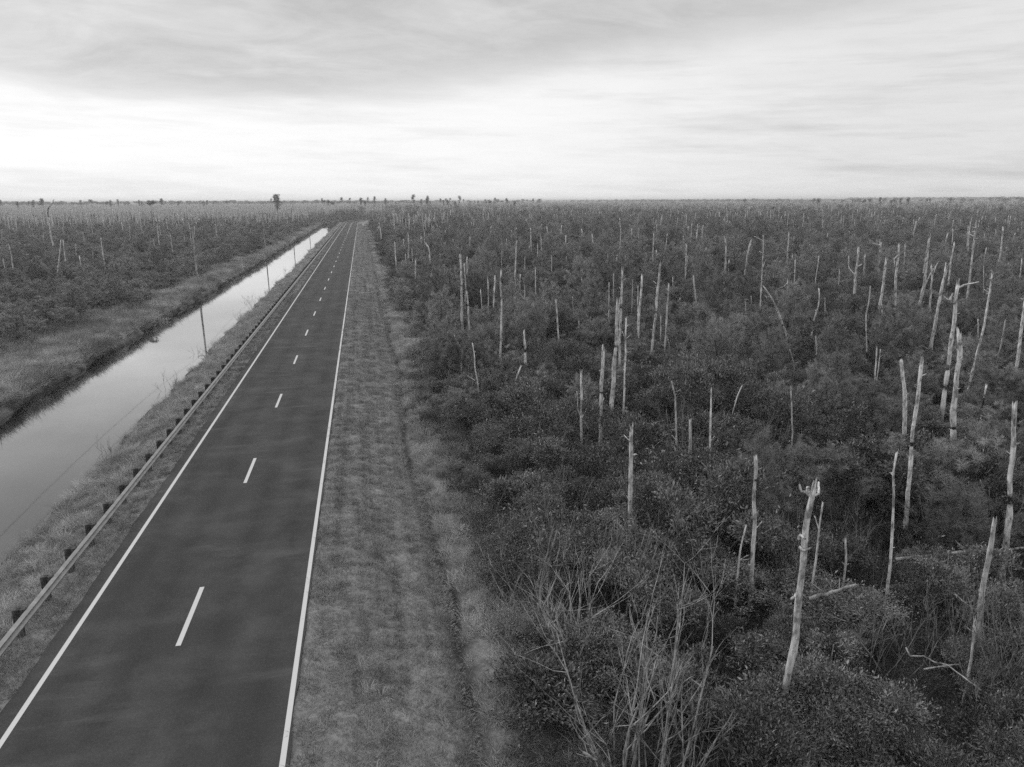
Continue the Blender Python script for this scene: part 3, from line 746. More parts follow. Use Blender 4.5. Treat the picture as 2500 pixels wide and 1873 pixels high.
# ------------------------------------------------------------------ plant kinds
def pine_meshes(H, R, npuff, nn):
    """young pine: a stem, whorls of upswept boughs, and soft round brushes of long needles at the bough ends"""
    tr = MB(); cr = MB()
    bend = rng.normal(size=2)*.10*H
    def stem(f): return np.array([bend[0]*f*f, bend[1]*f*f, H*f*.95])
    tube(tr, [stem(f) for f in np.linspace(-.05, 1, 9)], np.linspace(.02*H+.012, .012, 9), 6)
    puffs = [(stem(.97), .34, np.array([0, 0, 1.0]))]
    for k in range(npuff):
        f = .16+.74*(k+rng.random()*.8)/npuff
        prof = min(1, .45+f*1.3)*(1.06-f)**.6*1.15
        a = k*2.4+rng.normal()*.5; rr = R*prof*(.55+.55*rng.random())
        d = np.array([math.cos(a), math.sin(a), 0]); p0 = stem(f); up = .3+.4*rng.random()
        p1 = p0+d*rr*.5+np.array([0, 0, rr*up*.3]); p2 = p0+d*rr+np.array([0, 0, rr*up])
        tube(tr, [p0, p1, p2], [.016, .012, .007], 4, cap=False)
        puffs.append((p2, (.26+.2*rng.random())*(R/1.3)**.5, unit(d*.5+np.array([0, 0, .9]))))
        for _ in range(2):
            q = .4+.45*rng.random(); pt = p0*(1-q)+p2*q+rng.normal(size=3)*.16
            puffs.append((pt, (.18+.16*rng.random()), unit(d*.4+np.array([0, 0, 1]))))
    for p, r, ax in puffs:
        for _ in range(3):
            a2 = unit(ax+rng.normal(size=3)*.55); q = p+rng.normal(size=3)*r*.55; Ls = r*(.7+.8*rng.random())
            n = int(nn*.5*(r/.3)**1.3)
            f = rng.random((n, 1))
            dd = unit(unit(rng.normal(size=(n, 3)))+a2*(.35+.9*f))
            needles(cr, q+a2*(f-.35)*Ls, dd, .13+.12*rng.random(n), .013)
    return tr, cr

def bay_meshes(H, R, ncl, nl, Ls=.105):
    """evergreen bay shrub: stems that fork into clusters of upright leaves"""
    tr = MB(); cr = MB()
    lob = [(rng.normal(size=2)*R*.48, .5+.5*rng.random(), R*(.3+.22*rng.random())) for _ in range(9)]
    cl = []
    for k in range(ncl):
        o, hz, lr = lob[rng.integers(len(lob))]
        d = rdirs(1, .35)[0]
        p = np.array([o[0], o[1], H*hz-lr*.6])+d*lr*(.72+.3*rng.random())*np.array([1, 1, .8])
        if p[2] < .15: p[2] = .15+rng.random()*.5
        cl.append((p, d))
    for o, hz, lr in lob:
        p2 = np.array([o[0], o[1], H*hz-lr*.4])
        tube(tr, [np.array([o[0]*.15, o[1]*.15, -.1]), p2*.55+rng.normal(size=3)*.08, p2], [.03, .022, .012], 5)
        for p, d in [cl[i] for i in rng.integers(0, len(cl), 7)]:
            if np.linalg.norm(p-p2) < lr*1.6: tube(tr, [p2*.9+p*.1, (p+p2)/2, p], [.012, .008, .005], 4, cap=False)
    for p, d in cl:
        n = int(nl*(.6+.8*rng.random()))
        dd = unit(rdirs(n)*.8+d*.55+np.array([0, 0, .55]))
        pos = p+rng.normal(size=(n, 3))*np.array([.11, .11, .08])*(R/1.2)
        leaves(cr, pos, dd, Ls*(.65+.6*rng.random(n)), Ls*.36)
    return tr, cr

def bare_meshes(H, spread, nst, r0=.022, depth=3, base=.45):
    mb = MB()
    def grow(p, d, L, r, k):
        n = 5; pts = [p]
        for i in range(n-1):
            d = unit(d+rng.normal(size=3)*.09+np.array([0, 0, .06])); pts.append(pts[-1]+d*L/(n-1))
        tube(mb, pts, np.linspace(r, r*.55, n), 5 if k > 1 else 4, cap=False)
        if k <= 0: return
        for q in range(rng.integers(2, 5)):
            j = rng.integers(2 if k >= depth else 1, n)
            dd = unit(d+rng.normal(size=3)*.42+np.array([0, 0, .15]))
            grow(pts[j], dd, L*(.35+.3*rng.random()), r*.5, k-1)
    for s in range(nst):
        a = rng.random()*2*PI; q = rng.random()**.5*spread
        p = np.array([math.cos(a)*q*base, math.sin(a)*q*base, -.1])
        d = unit(np.array([math.cos(a)*q, math.sin(a)*q, 1.0]))
        grow(p, d, H*(.55+.4*rng.random()), r0*(.6+.7*rng.random()), depth)
    return mb

def under_mesh(R, H, n, Ls=.09):
    mb = MB()
    d = rdirs(n, .3); d[:, 2] = np.abs(d[:, 2])
    rad = .55+.5*rng.random((n, 1))
    pos = d*rad*np.array([R, R, H])*(.75+.5*vnoise(d[:, 0]*3+9, d[:, 1]*3+4)[:, None])
    leaves(mb, pos, unit(rdirs(n)+d*.6+np.array([0, 0, .35])), Ls*(.6+.8*rng.random(n)), Ls*.38)
    m = n//5
    p2 = rng.normal(size=(m, 3))*np.array([R*.5, R*.5, 0]); needles(mb, p2, rdirs(m, 1.6), H*(.7+.8*rng.random(m)), .012)
    return mb

def tuft_mesh(R, H, n, droop, W):
    mb = MB()
    a = rng.random(n)*2*PI; q = rng.random(n)**.5*R
    pos = np.stack([np.cos(a)*q, np.sin(a)*q, np.full(n, -.03)], 1)
    dd = unit(np.stack([np.cos(a)*q/R*.7, np.sin(a)*q/R*.7, np.ones(n)], 1)+rng.normal(size=(n, 3))*.25)
    blades(mb, pos, dd, H*(.55+.6*rng.random(n)), W, droop)
    return mb

PINES = []
for H, R in ((3.6, 1.15), (2.7, 1.15), (4.4, 1.25), (1.9, .85), (3.1, 1.4), (5.0, 1.2)):
    tr, cr = pine_meshes(H, R, int(8+H*3.4), 200); PINES.append((tr.mesh('pine_stem', M_BARK), cr.mesh('pine_crown', M_PINE, False), H))
BAYS = []; PALE = []
def pale_leaves(cr):
    mb = MB(); V = cr.v[rng.integers(len(cr.v))]
    for _ in range(3):
        c = cr.v[rng.integers(len(cr.v))][0]; n = 7
        leaves(mb, c+rng.normal(size=(n, 3))*.22+np.array([0, 0, .06]), rdirs(n, .9), .15, .06)
    return mb.mesh('pale_leaves', M_PALE, False)
for H, R, Ls in ((2.3, 1.4, .115), (1.8, 1.25, .10), (2.8, 1.35, .12), (2.1, 1.6, .085), (1.6, 1.1, .13)):
    tr, cr = bay_meshes(H, R, 170, 44, Ls); PALE.append(pale_leaves(cr)); BAYS.append((tr.mesh('bay_stems', M_TWIG), cr.mesh('bay_crown', M_BAY, False), H))
UNDER = [under_mesh(.75, .75, 420).mesh('undergrowth', M_UNDER, False), under_mesh(.6, .95, 380, .07).mesh('undergrowth', M_UNDER, False), under_mesh(.9, .6, 460, .11).mesh('undergrowth', M_UNDER, False)]
BARES = [bare_meshes(2.6, .7, 6).mesh('bare_twigs', M_TWIG), bare_meshes(3.2, .45, 4).mesh('bare_twigs', M_TWIG), bare_meshes(1.9, .9, 7, .014).mesh('bare_twigs', M_TWIG)]

def in_veg(x, y, pad=0.0):
    x = np.asarray(x, float); y = np.asarray(y, float)
    t = corridor_t(x, y)+XC
    re = 4.6+(fnoise(y*.09+11, x*0+4)-.5)*2.6+(vnoise(y*.45, x*0+8)-.5)*1.3+pad
    le = np.interp(y, [40, 65, 81, 100, 139, 209, 430], [-32, -30.2, -29, -27.6, -26.5, -25.4, -25.0])+(fnoise(y*.07+31, x*0+14)-.5)*3-pad
    ok = np.where(y < 436, (t > re) | (x < le), (t > 10) | (t < -15) | ((y > 447) & (y < 452) & (t < -13) & (t > -20)))
    return ok

def polar_field(r0, r1, c, half=44):
    """jittered points of spacing c between r0 and r1 in the camera's half of the land"""
    n = int(math.radians(2*half)/2*(r1*r1-r0*r0)/(c*c))
    if r1 < 600:
        a = np.arange(-r1, r1, c); gx, gy = np.meshgrid(a, np.arange(0, r1, c))
        gx = gx.ravel()+(rng.random(gx.size)-.5)*c*.9; gy = gy.ravel()+(rng.random(gy.size)-.5)*c*.9
    else:
        r = np.sqrt(rng.random(n)*(r1*r1-r0*r0)+r0*r0); th = (rng.random(n)*2-1)*math.radians(half)-0
        gx = r*np.sin(th+YAW); gy = r*np.cos(th+YAW)
    rr = np.hypot(gx, gy); th = np.degrees(np.arctan2(gx, gy)-YAW)
    k = (rr >= r0) & (rr < r1) & (np.abs(th) < half) & (gy > 6)
    return gx[k], gy[k]

bays_p, pines_p = [], []      # x, y, scale xy, scale z, rot, idx
for r0, r1, c, sxy, szz in ((10, 70, 1.85, 1.0, 1.0), (70, 220, 2.25, 1.08, 1.0), (220, 560, 2.9, 1.3, 1.05), (560, 1500, 5.2, 2.1, 1.15), (1500, 4200, 13.0, 4.6, 1.3)):
    x, y = polar_field(r0, r1, c)
    k = in_veg(x, y); x, y = x[k], y[k]
    pat = fnoise(x*.055+50, y*.055+20)
    t = corridor_t(x, y)+XC
    edge = np.exp(-np.maximum(t-5, 0)/7.0)*(t > 0)
    pp = np.clip((pat-.40)*4.2+.34-edge*.9, .05, .93)
    pp = np.where((np.hypot(x, y) < 27) & (t < 22), pp*.3, pp)
    isp = rng.random(len(x)) < pp
    s = (.5+.9*rng.random(len(x))**1.2)
    lowc = .82+.5*fnoise(x*.04+7, y*.04+77)
    edge_s = (.62+.38*sstep(0, 5, np.where(t > 0, t-4.6, -(t+25))))*np.where(x < -20, .58, 1)
    d = np.stack([x, y, s*sxy*(.9+.1*edge_s), s*szz*lowc*edge_s, rng.random(len(x))*2*PI, rng.integers(0, 1000, len(x))], 1)
    pines_p.append(d[isp]); bays_p.append(d[~isp])
pines_p = np.concatenate(pines_p); bays_p = np.concatenate(bays_p)

def split_visible(P, n, H):
    P3 = np.stack([P[:, 0], P[:, 1], ground_z(P[:, 0], P[:, 1])+H], 1)
    u, v, d = project_np(P3)
    vis = (u > -60) & (u < IW+60) & (v < IH+40) & (d > 0)
    key = np.where(vis, d, 1e9); order = np.argsort(key)
    return order[:n], order[n:], u, v, d

# a mass too many to count: points carrying instances of the same plants
def scatter(name, P, meshes, label, kind='stuff', zoff=None, tilt=0.0):
    me = bpy.data.meshes.new(name)
    n = len(P)
    z = ground_z(P[:, 0], P[:, 1]) if zoff is None else zoff
    co = np.stack([P[:, 0], P[:, 1], z], 1)
    me.vertices.add(n); me.vertices.foreach_set('co', co.astype(np.float32).ravel())
    a = me.attributes.new('sc', 'FLOAT_VECTOR', 'POINT'); a.data.foreach_set('vector', np.stack([P[:, 2], P[:, 2], P[:, 3]], 1).astype(np.float32).ravel())
    rot = np.stack([(rng.random(n)-.5)*tilt, (rng.random(n)-.5)*tilt, P[:, 4]], 1)
    a = me.attributes.new('rot', 'FLOAT_VECTOR', 'POINT'); a.data.foreach_set('vector', rot.astype(np.float32).ravel())
    a = me.attributes.new('kind_no', 'INT', 'POINT'); a.data.foreach_set('value', (P[:, 5].astype(np.int64) % len(meshes)).astype(np.int32))
    o = obj(name, me); tag(o, label, None, None, kind)
    ng = bpy.data.node_groups.new(name, 'GeometryNodeTree')
    ng.interface.new_socket('Geometry', in_out='INPUT', socket_type='NodeSocketGeometry')
    ng.interface.new_socket('Geometry', in_out='OUTPUT', socket_type='NodeSocketGeometry')
    gi = ng.nodes.new('NodeGroupInput'); go_ = ng.nodes.new('NodeGroupOutput')
    iop = ng.nodes.new('GeometryNodeInstanceOnPoints')
    g2i = ng.nodes.new('GeometryNodeGeometryToInstance')
    for mm in meshes[::-1]:
        po = bpy.data.objects.new(name+'_plant', mm)
        oi = ng.nodes.new('GeometryNodeObjectInfo'); oi.inputs['Object'].default_value = po; oi.inputs['As Instance'].default_value = True
        ng.links.new(oi.outputs['Geometry'], g2i.inputs[0])
    def attr(nm, ty):
        q = ng.nodes.new('GeometryNodeInputNamedAttribute'); q.data_type = ty; q.inputs['Name'].default_value = nm
        return q.outputs['Attribute']
    ng.links.new(gi.outputs[0], iop.inputs['Points'])
    ng.links.new(oi.outputs['Geometry'] if len(meshes) == 1 else g2i.outputs[0], iop.inputs['Instance'])
    if len(meshes) > 1:
        iop.inputs['Pick Instance'].default_value = True
        ng.links.new(attr('kind_no', 'INT'), iop.inputs['Instance Index'])
    ng.links.new(attr('sc', 'FLOAT_VECTOR'), iop.inputs['Scale'])
    e2r = ng.nodes.new('FunctionNodeEulerToRotation'); ng.links.new(attr('rot', 'FLOAT_VECTOR'), e2r.inputs[0])
    ng.links.new(e2r.outputs[0], iop.inputs['Rotation'])
    ng.links.new(iop.outputs[0], go_.inputs[0])
    md = o.modifiers.new('instances', 'NODES'); md.node_group = ng
    return o

def plant_things(P, protos, name, cat, group, adjs, parts, fallback, maxd, n=300):
    near, rest, u, v, d = split_visible(P, n, 1.2)
    for i in near:
        x, y, sxy, szz, rot, k = P[i]
        tr, cr, H = protos[int(k) % len(protos)]
        z = float(ground_z(x, y))
        e = empty(name, (x, y, z)); e.rotation_euler = (0, 0, rot); e.scale = (sxy, sxy, szz)
        obj(parts[0], tr, e); obj(parts[1], cr, e)
        if name == 'bay_shrub' and d[i] < 48: obj('pale_leaves', PALE[int(k) % len(PALE)], e)
        hh = H*szz
        a = [f'{w_} {adjs}' for w_ in (('tall',) if hh > 3.1 else ('low',) if hh < 1.9 else ('mid-sized',))]
        a.append(adjs)
        place_label(e, u[i], v[i], v[i], a, cat, group, fallback, maxd)
    return P[rest]
# keep bushes from standing inside the measured trunks' lower ends in the near field
SN_A = np.array(SNAG_XY)
def hide_rule(P, protos, R, lo):
    """plants stay low where the photograph shows open ground in front of a trunk's foot"""
    rp = np.hypot(P[:, 0], P[:, 1]); keep = np.ones(len(P), bool); P = P.copy()
    H = np.array([protos[int(k) % len(protos)][2] for k in P[:, 5]])
    gz_ = ground_z(P[:, 0], P[:, 1])
    for x, y, hz_ in SN_A:
        rs = math.hypot(x, y)
        if rs > 120: continue
        lat = np.abs(P[:, 0]*y-P[:, 1]*x)/rs
        zal = CAMH+(hz_-CAMH)*rp/rs
        c = (lat < R*P[:, 2]*.75) & (rp < rs+.4) & (rp > rs-14)
        mx_ = np.where(c, np.maximum((zal-gz_)/H, .05), 9)
        P[:, 3] = np.minimum(P[:, 3], mx_)
    return P[P[:, 3] > lo]
SN_A = np.vstack([SN_A, [[q.x, q.y, .75] for q in (ground_at(a_, b_, .7) for a_, b_ in ((2200, 1364), (2240, 1361), (2380, 1345), (2440, 1345), (1990, 1459), (2060, 1440), (2240, 1602), (2300, 1620), (2350, 1650)))]])
m_ = np.hypot(pines_p[:, 0], pines_p[:, 1]) < 115
pines_p = np.concatenate([hide_rule(pines_p[m_], PINES, 1.35, .5), pines_p[~m_]])
foot = [ground_at(a_, b_, -.6) for a_, b_ in ((1915, 1790), (1975, 1800), (1870, 1830), (2050, 1850), (1600, 1360), (1640, 1330), (1540, 1380))]
bays_p = np.vstack([[[q.x, q.y, 1.0, .95, rng.random()*6, i] for i, q in enumerate(foot)], bays_p])
m_ = np.hypot(bays_p[:, 0], bays_p[:, 1]) < 115
bays_p = np.concatenate([hide_rule(bays_p[m_], BAYS, 1.35, .2), bays_p[~m_]])
bg_ = ground_at(1560, 1850, .2)
clear = lambda P: P[(np.hypot(P[:, 0]-bg_.x, P[:, 1]-bg_.y) > 1.5) & ~((np.abs(P[:, 0]*bg_.y-P[:, 1]*bg_.x)/math.hypot(bg_.x, bg_.y) < 1.6) & (np.hypot(P[:, 0], P[:, 1]) < math.hypot(bg_.x, bg_.y)))]
bays_p = clear(bays_p); pines_p = clear(pines_p)
pines_p = pines_p[np.hypot(pines_p[:, 0], pines_p[:, 1]) > 23.5]
pines_p = pines_p[~((pines_p[:, 3] < .62) & (np.hypot(pines_p[:, 0], pines_p[:, 1]) < 60))]

pine_rest = plant_things(pines_p, PINES, 'young_pine', 'pine', 'young pines in the thicket', 'feathery grey young pine', ('trunk', 'crown'),
                         'feathery grey young pine crowded among others in the thicket beyond the verge', 230)
bay_rest = plant_things(bays_p, BAYS, 'bay_shrub', 'shrub', 'dark broadleaf shrubs in the thicket', 'dark glossy broadleaf shrub', ('stems', 'crown'),
                        'dark broadleaf shrub crowded among others in the thicket beyond the verge', 230)
scatter('far_pine_thicket', pine_rest, [p[1] for p in PINES], 'young pines stretching away to the horizon')
scatter('far_broadleaf_thicket', bay_rest, [p[1] for p in BAYS], 'broadleaf scrub stretching away to the horizon')

# undergrowth that covers the soil between them
U = []
for r0, r1, c, s_ in ((10, 60, .75, .9), (60, 140, 1.25, 1.15), (140, 420, 2.6, 1.9)):
    x, y = polar_field(r0, r1, c); k = in_veg(x, y, -1.0); x, y = x[k], y[k]
    s = s_*(.6+.7*rng.random(len(x)))
    U.append(np.stack([x, y, s, s*(.5+.4*rng.random(len(x)))/max(1, s_*.8), rng.random(len(x))*6.28, rng.integers(0, 999, len(x))], 1))
scatter('undergrowth', np.concatenate(U), UNDER, 'low tangled undergrowth between the bushes')

TANG = [bare_meshes(1.6, .6, 7, .009, 2).mesh('twig_tangle', M_TWIG), bare_meshes(2.1, .25, 6, .011, 2).mesh('twig_tangle', M_TWIG), bare_meshes(1.3, .9, 8, .008, 2).mesh('twig_tangle', M_STEM)]
x, y = polar_field(11, 95, 2.3); k = in_veg(x, y, .3) & (rng.random(len(x)) < .2+.8*(fnoise(x*.11+70, y*.11) > .5)); x, y = x[k], y[k]
q = .8+.8*rng.random(len(x))
scatter('twig_tangle', np.stack([x, y, q, q*(.8+.5*rng.random(len(x))), rng.random(len(x))*6.28, rng.integers(0, 999, len(x))], 1), TANG, 'tangle of thin dead stems and twigs in the brush', tilt=.5)
# bare twiggy shrubs
def bare_thing(x, y, me, s, label, group='bare twiggy shrubs', sz=None, rot=None, name='bare_shrub', cat='bare shrub'):
    o = obj(name, me, None, (x, y, float(ground_z(x, y))))
    o.scale = (s, s, sz or s); o.rotation_euler = (0, 0, rng.random()*6 if rot is None else rot)
    return tag(o, label, cat, group)
BIG = bare_meshes(3.9, .22, 17, .031, 3, 4.2).mesh('bare_twigs', M_STEM)
p = ground_at(1560, 1850, .2); bare_thing(p.x, p.y, BIG, 1.0, 'big many-stemmed bare shrub fanning up at the near bottom edge of the thicket')
BIG2 = bare_meshes(3.3, .25, 11, .022, 3, 2.5).mesh('bare_twigs', M_STEM)
for u, v, me, s, lb in ((1420, 1560, BIG2, 1.0, 'tall bare shrub with pale upper twigs just above the big many-stemmed one'),
                        (1300, 1500, BARES[1], 1.2, 'thin bare shrub at the grassy thicket edge left of the tall bare one'),
                        (1530, 1480, BARES[1], 1.15, 'bare branching sapling below the straight trunk with the charred foot'),
                        (2190, 1590, BARES[0], .9, 'whitish bare bush with fanned twigs right of the thick three-armed trunk'),
                        (1690, 1840, BARES[2], 1.25, 'low sprawling tangle of bare boughs right of the big many-stemmed shrub'),
                        (1600, 1860, BARES[0], 1.1, 'bare shrub with crossed boughs tangled into the big many-stemmed one'),
                        (2010, 1840, BARES[2], .8, 'small forked bare shrub at the near bottom edge right of the tangle'),
                        (2410, 1690, BARES[1], .8, 'bare sapling with whitish stem, middle of three near the right side'),
                        (2450, 1690, BARES[1], .9, 'bare sapling with whitish stem, tallest of three near the right side'),
                        (2484, 1670, BARES[1], 1.0, 'bare sapling with whitish stem, last of three near the right side'),
                        (1935, 1080, BARES[0], .9, 'tangle of grey bare twigs around a straight thin pole in the pines'),
                        (1975, 1095, BARES[2], 1.0, 'low tangle of grey bare twigs right of the straight thin pole'),
                        (1900, 1420, BARES[2], .9, 'thin bare twigs in front of the trunk with the twisted notched tip'),
                        (2170, 1180, BARES[1], .8, 'bare grey sapling left of the trunk with the dark broken collar')):
    p = ground_at(u, v, .3); bare_thing(p.x, p.y, me, s, lb)
near_b = polar_field(14, 150, 7.5); kk = in_veg(*near_b, 1.0)
bx, by = near_b[0][kk], near_b[1][kk]
uu, vv, dd_ = project_np(np.stack([bx, by, np.full(len(bx), .8)], 1))
for i in np.argsort(dd_)[:110]:
    if not (-50 < uu[i] < IW+50): continue
    o = bare_thing(bx[i], by[i], BARES[i % 3], .6+.5*rng.random(), None)
    place_label(o, uu[i], vv[i], vv[i], ['bare twiggy shrub'], 'bare shrub', 'bare twiggy shrubs', 'bare twiggy shrub half buried in the thicket beyond the verge', 200)

# shrubs and dead twigs at the water's edge
BANKB = [bare_meshes(1.3, 1.0, 6, .012).mesh('bare_twigs', M_BARK)]
for u, v, me, s, lb in ((617, 745, BARES[2], 1.0, 'upright twiggy bush leaning over the water, tallest on the near bank'),
                        (655, 722, BANKB[0], .9, 'small dead twigs over the water beyond the tallest bank bush'),
                        (590, 780, BANKB[0], .9, 'low dead twigs over the water before the tallest bank bush'),
                        (490, 850, BANKB[0], .8, 'dead twig clump at the water beside the reflected pole top'),
                        (415, 940, BANKB[0], 1.0, 'dark leafy twigs over the water nearest the reflected wires'),
                        (275, 1090, BANKB[0], .9, 'nearest clump of dead twigs over the water below the guardrail'),
                        (700, 656, BANKB[0], 1.1, 'far dead twigs on the near bank where the canal brightens')):
    p = ground_at(u, v, -.8); bare_thing(p.x, p.y, me, s, lb, 'twigs at the canal edge')
p = ground_at(813, 557, -.8)
e = empty('bay_shrub', (p.x, p.y, float(ground_z(p.x, p.y)))); e.scale = (1.6, 1.6, .9)
obj('stems', BAYS[0][0], e); obj('crown', BAYS[0][1], e)
tag(e, 'dark round bush in the water at the far end of the canal', 'shrub', 'dark broadleaf shrubs in the thicket')

# ------------------------------------------------------------------ grasses
def field(x0, x1, y0_, y1_, dens, keep):
    n = int((x1-x0)*(y1_-y0_)*dens)
    x = x0+rng.random(n)*(x1-x0); y = y0_+rng.random(n)*(y1_-y0_)
    k = keep(x, y); return x[k], y[k]
MOWN = [tuft_mesh(.17, .16, 34, .5, .011).mesh('grass_tuft', M_MOWN, False), tuft_mesh(.2, .13, 34, .8, .011).mesh('grass_tuft', M_MOWN, False), tuft_mesh(.15, .22, 30, .6, .010).mesh('grass_tuft', M_MOWN, False)]
SEDGE = [tuft_mesh(.22, .5, 60, .7, .013).mesh('grass_tuft', M_SEDGE, False), tuft_mesh(.3, .38, 60, .9, .013).mesh('grass_tuft', M_SEDGE, False), tuft_mesh(.16, .65, 45, .5, .012).mesh('grass_tuft', M_SEDGE, False)]
MARSH = [tuft_mesh(.35, .85, 90, .8, .022).mesh('grass_tuft', M_MARSH, False), tuft_mesh(.45, .7, 90, 1.0, .022).mesh('grass_tuft', M_MARSH, False), tuft_mesh(.28, 1.05, 80, .6, .02).mesh('grass_tuft', M_MARSH, False)]
def pack(parts):
    out = []
    for x, y, s in parts:
        n = len(x); q = s*(.7+.6*rng.random(n))*(.75+.5*fnoise(x*1.1, y*1.1))
        out.append(np.stack([x, y, q, q*(.8+.4*rng.random(n)), rng.random(n)*6.28, rng.integers(0, 999, n)], 1))
    return np.concatenate(out)
def on_verge(x, y):
    t = corridor_t(x, y)+XC
    nr = (fnoise(y*.11+40, x*0+60)-.5)*.9
    trk = np.exp(-((t-(-.9))/.3)**2)*.35+np.exp(-((t-.75)/.3)**2)*.35
    return (((t > -2.12) & (t < 1.9+nr)) | ((t > -13.4) & (t < -9.25))) & (rng.random(len(x)) > trk)
P = pack([field(-2.2, 2.6, 10, 45, 42, on_verge)+(1.0,), field(-2.2, 2.6, 45, 100, 18, on_verge)+(1.5,), field(-2.2, 2.6, 100, 425, 4.5, on_verge)+(2.6,),
          field(-14, -8.7, 12, 45, 42, on_verge)+(1.0,), field(-14, -8.7, 45, 100, 18, on_verge)+(1.5,), field(-14, -8.7, 100, 430, 4.5, on_verge)+(2.4,)])
P[:, 3] = np.minimum(P[:, 3], 1.5)
scatter('verge_grass', P, MOWN, 'mown dry grass on the road verges', tilt=.3)
def rough_r(x, y):
    t = corridor_t(x, y)+XC
    nr = (fnoise(y*.11+40, x*0+60)-.5)*.9
    return (t > 2.15+nr) & (t < 5.6+(fnoise(y*.3, x*.3)-.5)*2) & (fnoise(x*.6, y*.6) > .36)
def bank_r(x, y):
    t = corridor_t(x, y)+XC
    return (t > -14.0+(fnoise(y*.25, x*0)-.5)*1.2) & (t < -10.6) & (fnoise(x*.5+4, y*.5) > .34)
P = pack([field(2, 6, 10, 50, 11, rough_r)+(.85,), field(2, 6, 50, 130, 6, rough_r)+(1.1,), field(2, 6, 130, 425, 2, rough_r)+(1.8,),
          field(-15.2, -10.6, 18, 60, 9, bank_r)+(.8,), field(-15.2, -10.6, 60, 150, 5, bank_r)+(1.0,), field(-15.2, -10.6, 150, 440, 1.8, bank_r)+(1.7,)])
P[:, 3] = np.minimum(P[:, 3], 1.2)
nw = 8; wx = -1.4+rng.random(nw)*1.5; wy = 14.5+rng.random(nw)*4.5
P = np.concatenate([P, np.stack([wx, wy, .6+.3*rng.random(nw), .9+.4*rng.random(nw), rng.random(nw)*6, rng.integers(0, 999, nw)], 1)])
scatter('rough_grass', P, SEDGE, 'long rough grass along the ditch and the near canal bank', tilt=.5)
def marsh(x, y):
    t = x
    edge = -23.3+(fnoise(y*.15+90, x*0+1)-.5)*.8
    le = np.interp(y, [40, 65, 81, 100, 139, 209, 430], [-35, -33, -31.5, -30, -28.5, -27.5, -27])
    return (t < edge) & (t > le) & ((fnoise(x*.25+8, y*.25+3) > .3) | (t > -24.5))
P = pack([field(-36, -22.8, 36, 110, 6.5, marsh)+(.85,), field(-35, -22.8, 110, 230, 3.4, marsh)+(1.1,), field(-30, -22.8, 230, 445, 1.6, marsh)+(1.6,)])
P[:, 3] = np.minimum(P[:, 3], 1.25)
scatter('marsh_grass', P, MARSH, 'tall pale marsh grass on the far canal bank', tilt=.5)
# tussocks hanging over the undercut far bank
n = 900; y = 38+rng.random(n)**1.4*390; x = -23.15-rng.random(n)*.5+(fnoise(y*.12+3, y*0+7)-.5)*.2
q = .8+.5*rng.random(n)
P = np.stack([x, y, q*np.where(y > 150, 1.6, 1), q, rng.random(n)*6.28, rng.integers(0, 999, n)], 1)
scatter('bank_grass', P, MARSH, 'grass hanging over the dark undercut edge of the far bank', zoff=np.full(n, -.62), tilt=1.4)
# low dark bushes dotted over the far-bank grass
for u, v, s, lb in ((205, 745, 1.0, 'dark round bush in the marsh grass, nearest on the far bank'), (430, 745, .8, 'dark bush on the far bank edge left of the nearest pole reflection'), (310, 738, 1.0, 'broad dark bush in the pale marsh grass before the nearest pole'),
                     (385, 735, .7, 'small dark bush between the broad one and the canal edge'), (634, 610, 1.1, 'dark bush on the far bank just below the second power pole'), (625, 622, .9, 'dark bush left of the second power pole'), (585, 627, .7, 'small dark bush in open grass short of the second power pole'),
                     (560, 557, 1.0, 'dark bush standing alone in the pale clearing across the canal'), (760, 556, 1.3, 'dark bush by the canal near the fourth power pole'), (690, 575, 1.1, 'dark bush in the grass left of the third power pole')):
    p = ground_at(u, v, .2); k = random.randrange(5)
    p.x = min(p.x, -26.6)
    e = empty('bay_shrub', (p.x, p.y, float(ground_z(p.x, p.y)))); e.scale = (s*1.2, s*1.2, s*.95); e.rotation_euler = (0, 0, random.random()*6)
    obj('stems', BAYS[k][0], e); obj('crown', BAYS[k][1], e); tag(e, lb, 'shrub', 'dark bushes on the far canal bank')

# ------------------------------------------------------------------ many more dead trunks, away to the horizon
SPROT = []
for k in range(6):
    H = 8.0; lean = rng.normal(size=2)*.35
    pts = [(0, 0, -.2), (lean[0]*.4+rng.normal()*.1, lean[1]*.4, H*.5), (lean[0], lean[1], H)]
    mb = trunk_mesh(pts, .30, [(rng.random(), .05)] if k % 2 else [], False)
    if k in (2, 4):
        q = np.array([lean[0]*.6, lean[1]*.6, H*.72]); dd = rdirs(1, .8)[0]; tube(mb, [q, q+dd*.8, q+dd*1.6], [.07, .05, .03], 5)
    SPROT.append(mb.mesh('dead_trunk', M_SNAG, char=True))
F_ = []
def snag_field(r0, r1, c, keep, smin, smax):
    x, y = polar_field(r0, r1, c); k = in_veg(x, y, 1.0) & keep(x, y); x, y = x[k], y[k]; n = len(x)
    h = smin+(smax-smin)*rng.random(n)**1.6
    wd = .6+.65*rng.random(n)
    F_.append(np.stack([x, y, wd, h, rng.random(n)*6.28, rng.integers(0, 999, n)], 1))
right = lambda x, y: x > -2
left = lambda x, y: x < -20
patch = lambda x, y: fnoise(x*.012+3, y*.012+9)
snag_field(115, 260, 9.5, lambda x, y: (x > 4) & (rng.random(len(x)) < patch(x, y)*.9), .35, .9)
snag_field(260, 560, 6.2, lambda x, y: (x > 2) & (rng.random(len(x)) < patch(x, y)), .35, 1.0)
snag_field(560, 1500, 5.6, lambda x, y: (x > 2) & (rng.random(len(x)) < patch(x, y)*1.1), .45, 1.15)
snag_field(1500, 3600, 11, lambda x, y: (x > 2), .6, 1.3)
snag_field(230, 340, 10, lambda x, y: (x < -36) & (rng.random(len(x)) < .3), .4, .9)
